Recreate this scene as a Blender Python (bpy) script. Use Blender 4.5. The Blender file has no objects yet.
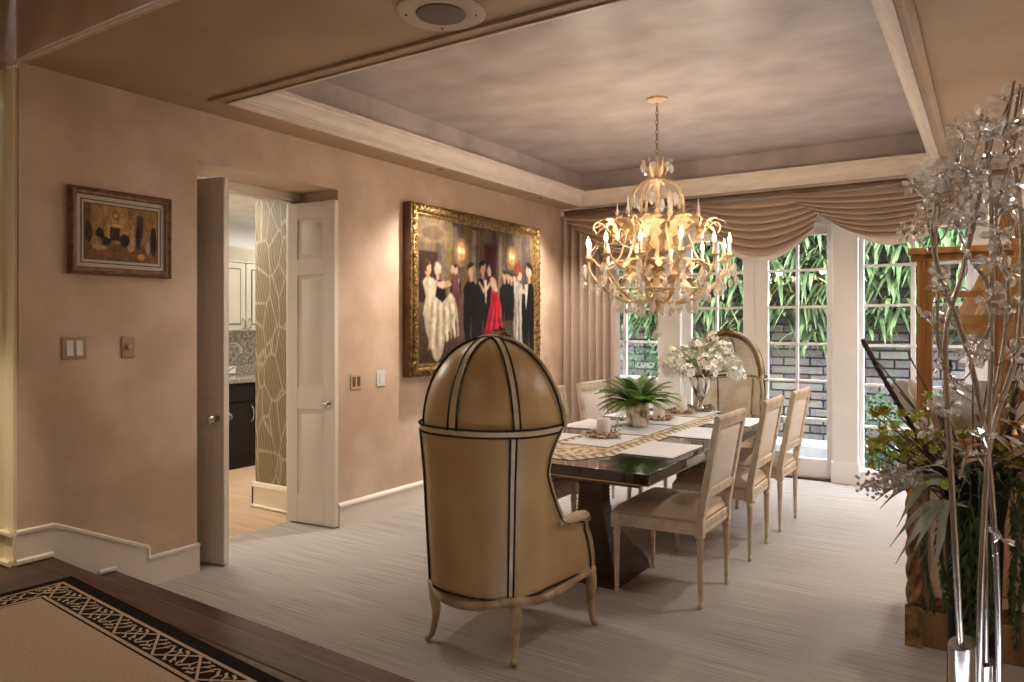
import bpy, bmesh, math, random
import numpy as np
from mathutils import Vector, Matrix, noise as mnoise
random.seed(7)
PI = math.pi
sc = bpy.context.scene
COL = sc.collection

# ------------------------------------------------------------------ camera, sky, sun, lights, exposure
cam_d = bpy.data.cameras.new('camera')
cam_d.sensor_width = 36.0
cam_d.lens = 36.0 * 735.6 / 1024.0
cam_d.shift_y = -15.0 / 1024.0
cam_d.clip_start = 0.05
cam_d.clip_end = 100
cam = bpy.data.objects.new('camera', cam_d)
COL.objects.link(cam)
cam.location = (0, 0, 1.48)
cam.rotation_euler = (PI / 2, 0, math.radians(33))
sc.camera = cam

world = bpy.data.worlds.new('sky')
sc.world = world
world.use_nodes = True
wn = world.node_tree
for n in list(wn.nodes):
    wn.nodes.remove(n)
wout = wn.nodes.new('ShaderNodeOutputWorld')
wbg = wn.nodes.new('ShaderNodeBackground')
wbg.inputs['Color'].default_value = (0.84, 0.91, 1.0, 1)
wbg.inputs['Strength'].default_value = 25.0
wn.links.new(wbg.outputs[0], wout.inputs[0])


def lamp(kind, name, loc, energy, color, rot=(0, 0, 0), **kw):
    d = bpy.data.lights.new(name, kind)
    d.energy = energy
    d.color = color
    for k, v in kw.items():
        setattr(d, k, v)
    o = bpy.data.objects.new(name, d)
    o.location = loc
    o.rotation_euler = rot
    COL.objects.link(o)
    return o


lamp('SUN', 'sun', (0, 4, 8), 3.0, (1.0, 0.95, 0.86), (math.radians(27), math.radians(-12), 0), angle=0.02)
for nm, cx, w, cz, h in (('sky_portal', -3.4, 0.9, 1.75, 1.6), ('sky_portal', -1.98, 1.6, 1.3, 2.4), ('sky_portal', -0.55, 1.0, 1.3, 2.4)):
    o = lamp('AREA', nm, (cx, 7.72, cz), 1.0, (1, 1, 1), (-PI / 2, 0, 0), shape='RECTANGLE', size=w, size_y=h)
    o.data.cycles.is_portal = True
# fill lights added for the hall and the dining room, without fixtures
lamp('AREA', 'hall_fill_light', (-2.2, -0.6, 3.2), 11, (1.0, 0.80, 0.58), size=1.8, shape='DISK')
lamp('AREA', 'right_fill_light', (0.85, 5.2, 2.72), 26, (1.0, 0.92, 0.82), (0, 0, 0), size=1.0, shape='DISK')  # added soft fill over the right side of the room
w_ = lamp('SPOT', 'hall_reveal_fill', (-3.35, 0.7, 3.15), 110, (1.0, 0.86, 0.64), spot_size=math.radians(27), spot_blend=0.5, shadow_soft_size=0.05)  # added spot that brightens the cream reveal, no lamp stands for it
w_.rotation_euler = (Vector((-4.13, 1.22, 1.3)) - w_.location).to_track_quat('-Z', 'Y').to_euler()
for x_, y_, e_ in ((-0.18, 3.3, 22), (-0.18, 4.9, 42), (-0.18, 6.4, 50)):
    lamp('SPOT', 'recessed_and_fill_light', (x_, y_, 2.74), e_, (1.0, 0.92, 0.83), spot_size=math.radians(125), spot_blend=0.9, shadow_soft_size=0.05)  # added fill spots without fixtures, brighten chair backs and carpet
lamp('AREA', 'kitchen_light', (-6.1, 5.6, 2.58), 20, (1.0, 0.95, 0.87), size=0.8, shape='DISK')
lamp('AREA', 'kitchen_light', (-5.75, 3.6, 2.58), 34, (1.0, 0.93, 0.82), size=1.0, shape='DISK')

sc.view_settings.view_transform = 'Standard'
sc.view_settings.look = 'None'
sc.view_settings.exposure = 0.62
sc.view_settings.gamma = 1.0
sc.view_settings.use_curve_mapping = False

# ------------------------------------------------------------------ materials
MATS = {}


def mat(name, c1, c2=None, rough=0.5, metal=0.0, scale=4.0, stretch=(1, 1, 1), bump=0.0, bscale=None,
        spec=0.5, coat=0.0, sheen=0.0, emit=None, estr=0.0, trans=0.0, alpha=1.0, detail=4.0, lo=0.35, hi=0.65, sss=0.0):
    m = bpy.data.materials.new(name)
    m.use_nodes = True
    nt = m.node_tree
    b = nt.nodes['Principled BSDF']
    b.inputs['Roughness'].default_value = rough
    b.inputs['Metallic'].default_value = metal
    b.inputs['Specular IOR Level'].default_value = spec
    b.inputs['Coat Weight'].default_value = coat
    b.inputs['Coat Roughness'].default_value = 0.15
    b.inputs['Sheen Weight'].default_value = sheen
    b.inputs['Transmission Weight'].default_value = trans
    b.inputs['Alpha'].default_value = alpha
    if sss:
        b.inputs['Subsurface Weight'].default_value = sss
        b.inputs['Subsurface Scale'].default_value = 0.02
    if emit:
        b.inputs['Emission Color'].default_value = (*emit, 1)
        b.inputs['Emission Strength'].default_value = estr
    c2 = c2 or tuple(x * 0.88 for x in c1)
    tc = nt.nodes.new('ShaderNodeTexCoord')
    mp = nt.nodes.new('ShaderNodeMapping')
    mp.inputs['Scale'].default_value = stretch
    nz = nt.nodes.new('ShaderNodeTexNoise')
    nz.inputs['Scale'].default_value = scale
    nz.inputs['Detail'].default_value = detail
    rp = nt.nodes.new('ShaderNodeValToRGB')
    rp.color_ramp.elements[0].position = lo
    rp.color_ramp.elements[1].position = hi
    rp.color_ramp.elements[0].color = (*c2, 1)
    rp.color_ramp.elements[1].color = (*c1, 1)
    L = nt.links.new
    L(tc.outputs['Object'], mp.inputs[0])
    L(mp.outputs[0], nz.inputs['Vector'])
    L(nz.outputs['Fac'], rp.inputs[0])
    L(rp.outputs[0], b.inputs['Base Color'])
    if bump:
        bp = nt.nodes.new('ShaderNodeBump')
        bp.inputs['Strength'].default_value = bump
        bp.inputs['Distance'].default_value = 0.01
        if bscale:
            n2 = nt.nodes.new('ShaderNodeTexNoise')
            n2.inputs['Scale'].default_value = bscale
            n2.inputs['Detail'].default_value = 3
            L(mp.outputs[0], n2.inputs['Vector'])
            L(n2.outputs['Fac'], bp.inputs['Height'])
        else:
            L(nz.outputs['Fac'], bp.inputs['Height'])
        L(bp.outputs[0], b.inputs['Normal'])
    MATS[name] = m
    return m


def crystal_mat(name, tint=(1, 1, 1), gloss=0.35, rough=0.02, milk=0.0):
    m = bpy.data.materials.new(name)
    m.use_nodes = True
    nt = m.node_tree
    for n in list(nt.nodes):
        nt.nodes.remove(n)
    out = nt.nodes.new('ShaderNodeOutputMaterial')
    mix = nt.nodes.new('ShaderNodeMixShader')
    mix2 = nt.nodes.new('ShaderNodeMixShader')
    df = nt.nodes.new('ShaderNodeBsdfTranslucent')
    df2 = nt.nodes.new('ShaderNodeBsdfDiffuse')
    mix3 = nt.nodes.new('ShaderNodeMixShader')
    df.inputs['Color'].default_value = (*tint, 1)
    df2.inputs['Color'].default_value = (*tint, 1)
    mix2.inputs[0].default_value = milk
    tr = nt.nodes.new('ShaderNodeBsdfTransparent')
    gl = nt.nodes.new('ShaderNodeBsdfGlossy')
    fr = nt.nodes.new('ShaderNodeLayerWeight')
    mr = nt.nodes.new('ShaderNodeMapRange')
    nz = nt.nodes.new('ShaderNodeTexNoise')
    fr.inputs['Blend'].default_value = 0.5
    mr.inputs['To Min'].default_value = gloss * 0.45
    mr.inputs['To Max'].default_value = min(1, gloss * 1.9)
    nz.inputs['Scale'].default_value = 9
    tr.inputs['Color'].default_value = (*tint, 1)
    gl.inputs['Color'].default_value = (*tint, 1)
    gl.inputs['Roughness'].default_value = rough
    L = nt.links.new
    L(fr.outputs['Facing'], mr.inputs['Value'])
    L(mr.outputs[0], mix.inputs[0])
    L(tr.outputs[0], mix.inputs[1])
    L(gl.outputs[0], mix.inputs[2])
    L(df.outputs[0], mix3.inputs[1])
    L(df2.outputs[0], mix3.inputs[2])
    L(mix.outputs[0], mix2.inputs[1])
    L(mix3.outputs[0], mix2.inputs[2])
    L((mix2 if milk else mix).outputs[0], out.inputs[0])
    MATS[name] = m
    return m


mat('plaster_wall', (0.67, 0.505, 0.385), (0.53, 0.375, 0.265), rough=0.45, scale=2.4, detail=9, bump=0.05, bscale=18, lo=0.40, hi=0.62)
mat('plaster_ceiling', (0.47, 0.325, 0.205), (0.40, 0.27, 0.165), rough=0.55, scale=1.6, detail=7, bump=0.04, bscale=20)
mat('tray_plaster', (0.56, 0.475, 0.44), (0.35, 0.29, 0.265), rough=0.40, scale=2.6, detail=10, stretch=(1, 1.3, 1), bump=0.05, bscale=30, lo=0.3, hi=0.72, spec=0.6)
mat('crown_paint', (0.76, 0.66, 0.57), (0.68, 0.58, 0.49), rough=0.4, scale=6, stretch=(1, 1, 4))
mat('white_paint', (0.77, 0.69, 0.60), (0.73, 0.65, 0.56), rough=0.35, scale=3)
mat('window_paint', (0.84, 0.82, 0.80), (0.80, 0.78, 0.76), rough=0.35, scale=3)
mat('cream_paint', (0.88, 0.78, 0.60), (0.84, 0.74, 0.56), rough=0.45, scale=2)
mat('carpet', (0.485, 0.435, 0.39), (0.315, 0.275, 0.24), rough=0.95, scale=5, stretch=(0.3, 26, 1), detail=6, bump=0.35, bscale=30, spec=0.1, lo=0.33, hi=0.62)
mat('dark_wood', (0.105, 0.038, 0.016), (0.036, 0.013, 0.007), rough=0.34, scale=3, stretch=(14, 0.9, 3), detail=6, coat=0.05)
mat('dark_wood_cross', (0.115, 0.042, 0.018), (0.036, 0.013, 0.007), rough=0.34, scale=3, stretch=(0.9, 14, 3), detail=6, coat=0.05)
mat('oak_floor', (0.60, 0.43, 0.28), (0.47, 0.31, 0.185), rough=0.4, scale=2, stretch=(0.7, 7, 1), detail=6)
mat('espresso', (0.020, 0.011, 0.008), (0.012, 0.007, 0.005), rough=0.10, scale=3, stretch=(6, 0.8, 1), coat=0.6)
MATS['espresso'].node_tree.nodes['Principled BSDF'].inputs['Coat Roughness'].default_value = 0.03
mat('espresso_rib', (0.070, 0.038, 0.022), (0.040, 0.022, 0.013), rough=0.3, scale=4, stretch=(1, 1, 8))
mat('gold_line', (0.55, 0.38, 0.17), rough=0.35, metal=0.7)
mat('antique_gold', (0.33, 0.20, 0.07), (0.09, 0.048, 0.015), rough=0.45, metal=0.6, scale=38, bump=0.6, bscale=55)
mat('frame_brown', (0.17, 0.075, 0.028), (0.09, 0.038, 0.014), rough=0.35, scale=6, stretch=(1, 1, 1))
mat('small_frame_wood', (0.26, 0.12, 0.05), (0.13, 0.055, 0.022), rough=0.35, scale=30, bump=0.3)
mat('mat_board', (0.66, 0.56, 0.47), rough=0.7)
mat('black_line', (0.02, 0.015, 0.012), rough=0.6)
mat('leather', (0.52, 0.335, 0.155), (0.43, 0.265, 0.11), rough=0.33, scale=3, bump=0.06, bscale=120, spec=0.5)
mat('cream_leather', (0.66, 0.52, 0.35), (0.56, 0.42, 0.27), rough=0.45, scale=20)
mat('nailhead', (0.030, 0.020, 0.015), (0.016, 0.011, 0.008), rough=0.3, metal=0.5)
mat('worn_gilt_wood', (0.56, 0.42, 0.25), (0.25, 0.16, 0.075), rough=0.45, scale=9, detail=8, lo=0.36, hi=0.6, bump=0.15)
mat('painted_wood', (0.66, 0.54, 0.40), (0.46, 0.35, 0.235), rough=0.5, scale=14, detail=7, lo=0.32, hi=0.55)
mat('seat_leather', (0.64, 0.50, 0.37), (0.56, 0.43, 0.31), rough=0.36, scale=3, bump=0.04, bscale=80)
mat('dark_seat_leather', (0.64, 0.50, 0.37), (0.56, 0.43, 0.31), rough=0.36, scale=3)
mat('back_linen', (0.78, 0.71, 0.62), (0.73, 0.66, 0.57), rough=0.7, scale=40)
mat('silk_curtain', (0.45, 0.325, 0.245), (0.38, 0.27, 0.20), rough=0.38, scale=2.5, stretch=(1, 1, 0.3), sheen=0.3)
mat('swag_silk', (0.50, 0.36, 0.265), (0.44, 0.31, 0.225), rough=0.26, scale=2.5, sheen=0.3)
mat('swag_lining', (0.80, 0.74, 0.67), rough=0.7)
mat('pole_brown', (0.22, 0.115, 0.055), (0.15, 0.075, 0.035), rough=0.4)
mat('chandelier_cream', (0.70, 0.53, 0.33), (0.40, 0.26, 0.12), rough=0.42, metal=0.15, scale=14, lo=0.3, hi=0.6)
mat('chandelier_bronze', (0.30, 0.20, 0.10), (0.20, 0.13, 0.06), rough=0.4, metal=0.6)
mat('candle_sleeve', (0.85, 0.74, 0.55), rough=0.5, sss=0.0)
mat('bulb_glow', (1, 0.8, 0.55), rough=0.4, emit=(1.0, 0.66, 0.30), estr=13)
mat('candle_wax', (0.86, 0.81, 0.74), rough=0.45, sss=0.15)
mat('wreath_dry', (0.42, 0.30, 0.20), (0.22, 0.15, 0.10), rough=0.7, scale=30)
mat('wreath_pale', (0.70, 0.55, 0.43), (0.55, 0.40, 0.29), rough=0.6, scale=30)
mat('mercury_glass', (0.62, 0.56, 0.47), (0.22, 0.17, 0.11), rough=0.22, metal=0.85, scale=16, detail=6, lo=0.38, hi=0.58)
mat('silver', (0.70, 0.66, 0.61), (0.50, 0.46, 0.41), rough=0.18, metal=0.95, scale=8)
mat('placemat', (0.88, 0.90, 0.93), (0.86, 0.88, 0.91), rough=0.35, spec=0.5)
mat('mat_edge', (0.05, 0.035, 0.03), rough=0.4)
mat('fern_green', (0.20, 0.36, 0.05), (0.08, 0.20, 0.025), rough=0.5, scale=12)
mat('leaf_pale', (0.50, 0.60, 0.22), (0.34, 0.46, 0.14), rough=0.5, scale=12)
mat('petal_white', (0.95, 0.94, 0.90), (0.91, 0.90, 0.85), rough=0.6)
mat('pistil_yellow', (0.72, 0.55, 0.12), rough=0.6)
mat('stem_brown', (0.14, 0.085, 0.04), (0.08, 0.05, 0.025), rough=0.6)
mat('garden_fern', (0.088, 0.120, 0.048), (0.019, 0.038, 0.012), rough=0.7, scale=6, spec=0.08)
mat('garden_shrub', (0.05, 0.095, 0.035), (0.015, 0.037, 0.013), rough=0.7, scale=9, spec=0.08)
mat('garden_soil', (0.02, 0.022, 0.018), rough=1.0)
mat('paving', (0.30, 0.29, 0.28), (0.24, 0.23, 0.22), rough=0.8, scale=5)
mat('black_metal', (0.02, 0.018, 0.016), rough=0.3)
mat('black_lacquer', (0.006, 0.005, 0.005), rough=0.5, spec=0.15)
mat('chrome', (0.62, 0.585, 0.55), (0.50, 0.47, 0.44), rough=0.2, metal=1.0, scale=3)
mat('cabinet_wood', (0.38, 0.20, 0.07), (0.24, 0.115, 0.035), rough=0.38, scale=3, stretch=(8, 8, 0.7), detail=5)
mat('post_wood', (0.50, 0.235, 0.075), (0.36, 0.155, 0.045), rough=0.35, scale=3, stretch=(9, 9, 0.6), detail=5)
mat('carved_gold', (0.45, 0.24, 0.085), (0.10, 0.05, 0.018), rough=0.4, metal=0.35, scale=22, stretch=(1, 1, 1), bump=0.5)
mat('cabinet_panel', (0.55, 0.42, 0.27), (0.44, 0.32, 0.19), rough=0.5, scale=8)
mat('pleat_gold', (0.50, 0.28, 0.09), (0.36, 0.18, 0.05), rough=0.5)
mat('shell_white', (0.78, 0.73, 0.66), (0.70, 0.64, 0.56), rough=0.4, scale=6)
mat('strap_leaf', (0.33, 0.33, 0.20), (0.18, 0.20, 0.11), rough=0.45, scale=5, stretch=(6, 6, 0.8))
mat('bud_lime', (0.50, 0.48, 0.08), (0.28, 0.31, 0.04), rough=0.5, scale=30)
mat('dark_stalk', (0.055, 0.026, 0.018), (0.03, 0.014, 0.010), rough=0.6, scale=20)
mat('berry_grey', (0.50, 0.43, 0.37), (0.34, 0.28, 0.24), rough=0.4, scale=40)
mat('hanging_green', (0.075, 0.10, 0.03), (0.03, 0.05, 0.015), rough=0.7, scale=30)
mat('deep_foliage', (0.05, 0.09, 0.02), (0.02, 0.045, 0.01), rough=0.6, scale=20)
mat('brown_leaf', (0.36, 0.17, 0.06), (0.22, 0.10, 0.03), rough=0.5, scale=10)
mat('plate_bronze', (0.42, 0.28, 0.16), (0.36, 0.23, 0.13), rough=0.35, metal=0.3)
mat('plate_tan', (0.56, 0.42, 0.29), rough=0.4)
mat('plate_slot', (0.14, 0.075, 0.035), rough=0.4)
mat('switch_white', (0.78, 0.76, 0.76), rough=0.35)
mat('speaker_ring', (0.55, 0.43, 0.31), rough=0.5)
mat('speaker_grille', (0.19, 0.13, 0.095), (0.13, 0.09, 0.065), rough=0.7, scale=160)
mat('kitchen_cabinet', (0.47, 0.43, 0.34), (0.42, 0.38, 0.30), rough=0.45, scale=4)
mat('kitchen_glaze', (0.10, 0.07, 0.05), rough=0.5)
mat('kitchen_black', (0.012, 0.009, 0.008), rough=0.5, spec=0.2)
mat('kitchen_white', (0.84, 0.82, 0.79), rough=0.7)
mat('granite', (0.42, 0.34, 0.26), (0.12, 0.10, 0.08), rough=0.2, scale=60, detail=3)
mat('backsplash', (0.60, 0.55, 0.46), (0.26, 0.23, 0.18), rough=0.18, scale=28, detail=2)
crystal_mat('crystal', (0.97, 0.95, 0.92), 0.45, 0.05, 0.30)
crystal_mat('flower_crystal', (0.93, 0.91, 0.88), 0.50, 0.05, 0.22)
crystal_mat('clear_glass', (0.97, 0.99, 1.0), 0.07, 0.0)


def grab(m):
    return m.node_tree, m.node_tree.nodes['Principled BSDF']


# wallpaper with large overlapping leaves
def wallpaper():
    m = mat('leaf_wallpaper', (0.5, 0.4, 0.2), rough=0.6)
    nt, b = grab(m)
    L = nt.links.new
    tc = nt.nodes.new('ShaderNodeTexCoord')
    mp = nt.nodes.new('ShaderNodeMapping')
    mp.inputs['Scale'].default_value = (7.0, 1, 3.4)
    mp.inputs['Rotation'].default_value = (0, 0.45, 0)
    v = nt.nodes.new('ShaderNodeTexVoronoi')
    v.feature = 'DISTANCE_TO_EDGE'
    v.inputs['Scale'].default_value = 1.0
    v2 = nt.nodes.new('ShaderNodeTexVoronoi')
    v2.inputs['Scale'].default_value = 1.0
    wv = nt.nodes.new('ShaderNodeTexWave')
    wv.inputs['Scale'].default_value = 1.6
    wv.inputs['Distortion'].default_value = 6.0
    rp = nt.nodes.new('ShaderNodeValToRGB')
    e = rp.color_ramp.elements
    e[0].position = 0.02
    e[0].color = (0.52, 0.44, 0.30, 1)
    e[1].position = 0.055
    e[1].color = (0.33, 0.24, 0.125, 1)
    mx = nt.nodes.new('ShaderNodeMixRGB')
    mx.blend_type = 'MULTIPLY'
    mx.inputs[0].default_value = 0.40
    mx2 = nt.nodes.new('ShaderNodeMixRGB')
    mx2.blend_type = 'OVERLAY'
    mx2.inputs[0].default_value = 0.0
    L(tc.outputs['Object'], mp.inputs[0])
    for n in (v, v2, wv):
        L(mp.outputs[0], n.inputs['Vector'])
    L(v.outputs['Distance'], rp.inputs[0])
    L(rp.outputs[0], mx.inputs[1])
    L(wv.outputs['Color'], mx.inputs[2])
    L(mx.outputs[0], mx2.inputs[1])
    L(v2.outputs['Color'], mx2.inputs[2])
    L(mx2.outputs[0], b.inputs['Base Color'])


wallpaper()


def brickmat(name, c1, c2, mortar, scale, rot, w, h, ms, nscale=6, bump=0.5, rough=0.85):
    m = mat(name, c1, rough=rough, spec=0.1)
    nt, b = grab(m)
    L = nt.links.new
    tc = nt.nodes.new('ShaderNodeTexCoord')
    mp = nt.nodes.new('ShaderNodeMapping')
    mp.inputs['Rotation'].default_value = rot
    br = nt.nodes.new('ShaderNodeTexBrick')
    br.inputs['Color1'].default_value = (*c1, 1)
    br.inputs['Color2'].default_value = (*c2, 1)
    br.inputs['Mortar'].default_value = (*mortar, 1)
    br.inputs['Scale'].default_value = scale
    br.inputs['Brick Width'].default_value = w
    br.inputs['Row Height'].default_value = h
    br.inputs['Mortar Size'].default_value = ms
    br.inputs['Mortar Smooth'].default_value = 0.3
    nz = nt.nodes.new('ShaderNodeTexNoise')
    nz.inputs['Scale'].default_value = nscale
    nz.inputs['Detail'].default_value = 6
    mx = nt.nodes.new('ShaderNodeMixRGB')
    mx.blend_type = 'OVERLAY'
    mx.inputs[0].default_value = 0.5
    bp = nt.nodes.new('ShaderNodeBump')
    bp.inputs['Strength'].default_value = bump
    bp.inputs['Distance'].default_value = 0.02
    L(tc.outputs['Object'], mp.inputs[0])
    L(mp.outputs[0], br.inputs['Vector'])
    L(tc.outputs['Object'], nz.inputs['Vector'])
    L(br.outputs['Color'], mx.inputs[1])
    L(nz.outputs['Color'], mx.inputs[2])
    L(mx.outputs[0], b.inputs['Base Color'])
    L(br.outputs['Fac'], bp.inputs['Height'])
    bp.invert = True
    L(bp.outputs[0], b.inputs['Normal'])


brickmat('stone_wall', (0.145, 0.125, 0.108), (0.062, 0.055, 0.050), (0.010, 0.009, 0.008), 1.0, (PI / 2, 0, 0), 0.30, 0.10, 0.012)


def damask():
    m = mat('damask', (0.92, 0.88, 0.80), (0.84, 0.75, 0.60), rough=0.5, scale=7, detail=3, lo=0.46, hi=0.54)


damask()


def rug_mat(name, c1, c2):
    mat(name, c1, c2, rough=0.95, scale=90, detail=3, bump=0.25, bscale=150, spec=0.1)


rug_mat('rug_beige', (0.55, 0.415, 0.31), (0.47, 0.345, 0.25))
rug_mat('rug_cream', (0.60, 0.46, 0.32), (0.50, 0.37, 0.24))
rug_mat('rug_black', (0.022, 0.016, 0.014), (0.012, 0.009, 0.008))


def runner_pattern():
    m = mat('runner_pattern', (0.75, 0.65, 0.5), rough=0.6)
    nt, b = grab(m)
    L = nt.links.new
    tc = nt.nodes.new('ShaderNodeTexCoord')
    v = nt.nodes.new('ShaderNodeTexNoise')
    v.inputs['Scale'].default_value = 7
    v.inputs['Detail'].default_value = 1
    v.inputs['Distortion'].default_value = 2.5
    rp = nt.nodes.new('ShaderNodeValToRGB')
    rp.color_ramp.interpolation = 'CONSTANT'
    e = rp.color_ramp.elements
    e[0].position = 0
    e[0].color = (0.38, 0.21, 0.09, 1)
    e[1].position = 0.43
    e[1].color = (0.74, 0.66, 0.53, 1)
    x = e.new(0.50)
    x.color = (0.55, 0.36, 0.17, 1)
    x = e.new(0.56)
    x.color = (0.76, 0.69, 0.58, 1)
    L(tc.outputs['Object'], v.inputs['Vector'])
    L(v.outputs['Fac'], rp.inputs[0])
    L(rp.outputs[0], b.inputs['Base Color'])


runner_pattern()


def stripes(name, c1, c2, direction, scale):
    m = mat(name, c1, rough=0.6)
    nt, b = grab(m)
    L = nt.links.new
    tc = nt.nodes.new('ShaderNodeTexCoord')
    w = nt.nodes.new('ShaderNodeTexWave')
    w.bands_direction = direction
    w.inputs['Scale'].default_value = scale
    w.inputs['Distortion'].default_value = 1.0
    rp = nt.nodes.new('ShaderNodeValToRGB')
    e = rp.color_ramp.elements
    e[0].position = 0.3
    e[0].color = (*c2, 1)
    e[1].position = 0.5
    e[1].color = (*c1, 1)
    L(tc.outputs['Object'], w.inputs['Vector'])
    L(w.outputs['Color'], rp.inputs[0])
    L(rp.outputs[0], b.inputs['Base Color'])


stripes('runner_border', (0.74, 0.66, 0.54), (0.36, 0.23, 0.11), 'DIAGONAL', 7.0)


def paint_mat():
    m = mat('oil_paint', (0.5, 0.5, 0.5), rough=0.65, bump=0.12, bscale=60, spec=0.15)
    nt, b = grab(m)
    L = nt.links.new
    at = nt.nodes.new('ShaderNodeVertexColor')
    at.layer_name = 'paint'
    nz = nt.nodes.new('ShaderNodeTexNoise')
    nz.inputs['Scale'].default_value = 22
    nz.inputs['Detail'].default_value = 5
    mx = nt.nodes.new('ShaderNodeMixRGB')
    mx.blend_type = 'OVERLAY'
    mx.inputs[0].default_value = 0.45
    L(at.outputs['Color'], mx.inputs[1])
    L(nz.outputs['Fac'], mx.inputs[2])
    L(mx.outputs[0], b.inputs['Base Color'])


paint_mat()


# ------------------------------------------------------------------ mesh helpers
class MB:
    def __init__(s):
        s.v = []
        s.f = []
        s.m = []
        s.c = None

    def add(s, verts, faces, m=0):
        o = len(s.v)
        s.v += [tuple(p) for p in verts]
        for f in faces:
            s.f.append(tuple(i + o for i in f))
            s.m.append(m)
        return s

    def box(s, x0, x1, y0, y1, z0, z1, m=0):
        p = [(x0, y0, z0), (x1, y0, z0), (x1, y1, z0), (x0, y1, z0), (x0, y0, z1), (x1, y0, z1), (x1, y1, z1), (x0, y1, z1)]
        return s.add(p, [(0, 3, 2, 1), (4, 5, 6, 7), (0, 1, 5, 4), (1, 2, 6, 5), (2, 3, 7, 6), (3, 0, 4, 7)], m)

    def prism(s, poly, axis, a0, a1, m=0):
        """poly: 2D points in the two remaining axes (in x,y,z order)"""
        n = len(poly)

        def P(p, a):
            return {'x': (a, p[0], p[1]), 'y': (p[0], a, p[1]), 'z': (p[0], p[1], a)}[axis]
        vs = [P(p, a0) for p in poly] + [P(p, a1) for p in poly]
        fs = [tuple(range(n))[::-1], tuple(range(n, 2 * n))] + [(i, (i + 1) % n, n + (i + 1) % n, n + i) for i in range(n)]
        return s.add(vs, fs, m)

    def tube(s, pts, r, n=8, m=0, cap=True, closed=False):
        pts = [Vector(p) for p in pts]
        N = len(pts)
        rs = r if isinstance(r, (list, tuple)) else [r] * N
        vs = []
        up = None
        for i in range(N):
            if closed:
                t = pts[(i + 1) % N] - pts[i - 1]
            else:
                t = pts[min(i + 1, N - 1)] - pts[max(i - 1, 0)]
            if t.length < 1e-9:
                t = Vector((0, 0, 1))
            t.normalize()
            if up is None:
                up = Vector((0, 0, 1)) if abs(t.z) < 0.9 else Vector((1, 0, 0))
            a = up - t * up.dot(t)
            if a.length < 1e-6:
                a = t.orthogonal()
            a.normalize()
            up = a
            b = t.cross(a)
            for k in range(n):
                an = 2 * PI * k / n
                vs.append(pts[i] + (a * math.cos(an) + b * math.sin(an)) * rs[i])
        fs = []
        M = N if closed else N - 1
        for i in range(M):
            j = (i + 1) % N
            for k in range(n):
                k2 = (k + 1) % n
                fs.append((i * n + k, i * n + k2, j * n + k2, j * n + k))
        if cap and not closed:
            fs.append(tuple(range(n))[::-1])
            fs.append(tuple(range((N - 1) * n, N * n)))
        return s.add(vs, fs, m)

    def lathe(s, prof, c=(0, 0, 0), n=16, m=0, flute=0.0, sx=1, sy=1, ph=0.0):
        vs = []
        fs = []
        for (r, z) in prof:
            for k in range(n):
                a = 2 * PI * k / n + ph
                rr = r * (1 - flute * (k % 2))
                vs.append((c[0] + rr * math.cos(a) * sx, c[1] + rr * math.sin(a) * sy, c[2] + z))
        N = len(prof)
        for i in range(N - 1):
            for k in range(n):
                k2 = (k + 1) % n
                fs.append((i * n + k, i * n + k2, (i + 1) * n + k2, (i + 1) * n + k))
        fs.append(tuple(range(n))[::-1])
        fs.append(tuple(range((N - 1) * n, N * n)))
        return s.add(vs, fs, m)

    def grid(s, fn, nu, nv, m=0, mfn=None):
        vs = [fn(i / nu, j / nv) for j in range(nv + 1) for i in range(nu + 1)]
        o = len(s.v)
        s.v += [tuple(p) for p in vs]
        for j in range(nv):
            for i in range(nu):
                a = j * (nu + 1) + i
                s.f.append((o + a, o + a + 1, o + a + nu + 2, o + a + nu + 1))
                s.m.append(mfn((i + .5) / nu, (j + .5) / nv) if mfn else m)
        return s

    def ball(s, c, r, n=8, m=0, sx=1, sy=1, sz=1):
        h = max(3, n // 2)
        prof = [(max(1e-4, r * math.sin(PI * i / h)), -r * math.cos(PI * i / h) * sz) for i in range(h + 1)]
        return s.lathe(prof, c, n, m, sx=sx, sy=sy)

    def blade(s, p, d, L, w, droop=0.5, seg=5, m=0, fold=0.15, up=(0, 0, 1), prof=None):
        """arching leaf strip from p along d, dropping by droop"""
        p = Vector(p)
        d = Vector(d).normalized()
        side = d.cross(Vector(up))
        if side.length < 1e-4:
            side = Vector((1, 0, 0))
        side.normalize()
        nrm = side.cross(d)
        vs = []
        for i in range(seg + 1):
            t = i / seg
            c = p + d * L * t + Vector((0, 0, -1)) * droop * L * t * t
            ww = w * (prof(t) if prof else math.sin(PI * min(1, 0.12 + 0.88 * t)) ** 0.7) * 0.5
            vs += [c - side * ww + nrm * fold * ww, c, c + side * ww + nrm * fold * ww]
        fs = []
        for i in range(seg):
            a = 3 * i
            fs += [(a, a + 1, a + 4, a + 3), (a + 1, a + 2, a + 5, a + 4)]
        return s.add(vs, fs, m)

    def xf(s, M):
        s.v = [tuple(M @ Vector(p)) for p in s.v]
        return s

    def merge(s, o, M=None, m=None):
        vs = [tuple(M @ Vector(p)) for p in o.v] if M else o.v
        k = len(s.v)
        s.v += vs
        s.f += [tuple(i + k for i in f) for f in o.f]
        s.m += o.m if m is None else [m] * len(o.m)
        return s

    def data(s, name, mats, smooth=38):
        me = bpy.data.meshes.new(name)
        me.from_pydata(s.v, [], s.f)
        for x in ([mats] if isinstance(mats, str) else mats):
            me.materials.append(MATS[x])
        me.polygons.foreach_set('material_index', s.m)
        if s.c:
            a = me.color_attributes.new('paint', 'BYTE_COLOR', 'CORNER')
            k = 0
            for p, col in zip(me.polygons, s.c):
                for li in p.loop_indices:
                    a.data[li].color = (*col, 1)
        if smooth:
            me.polygons.foreach_set('use_smooth', [True] * len(me.polygons))
            me.update()
            me.set_sharp_from_angle(angle=math.radians(smooth))
        me.update()
        return me


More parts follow.
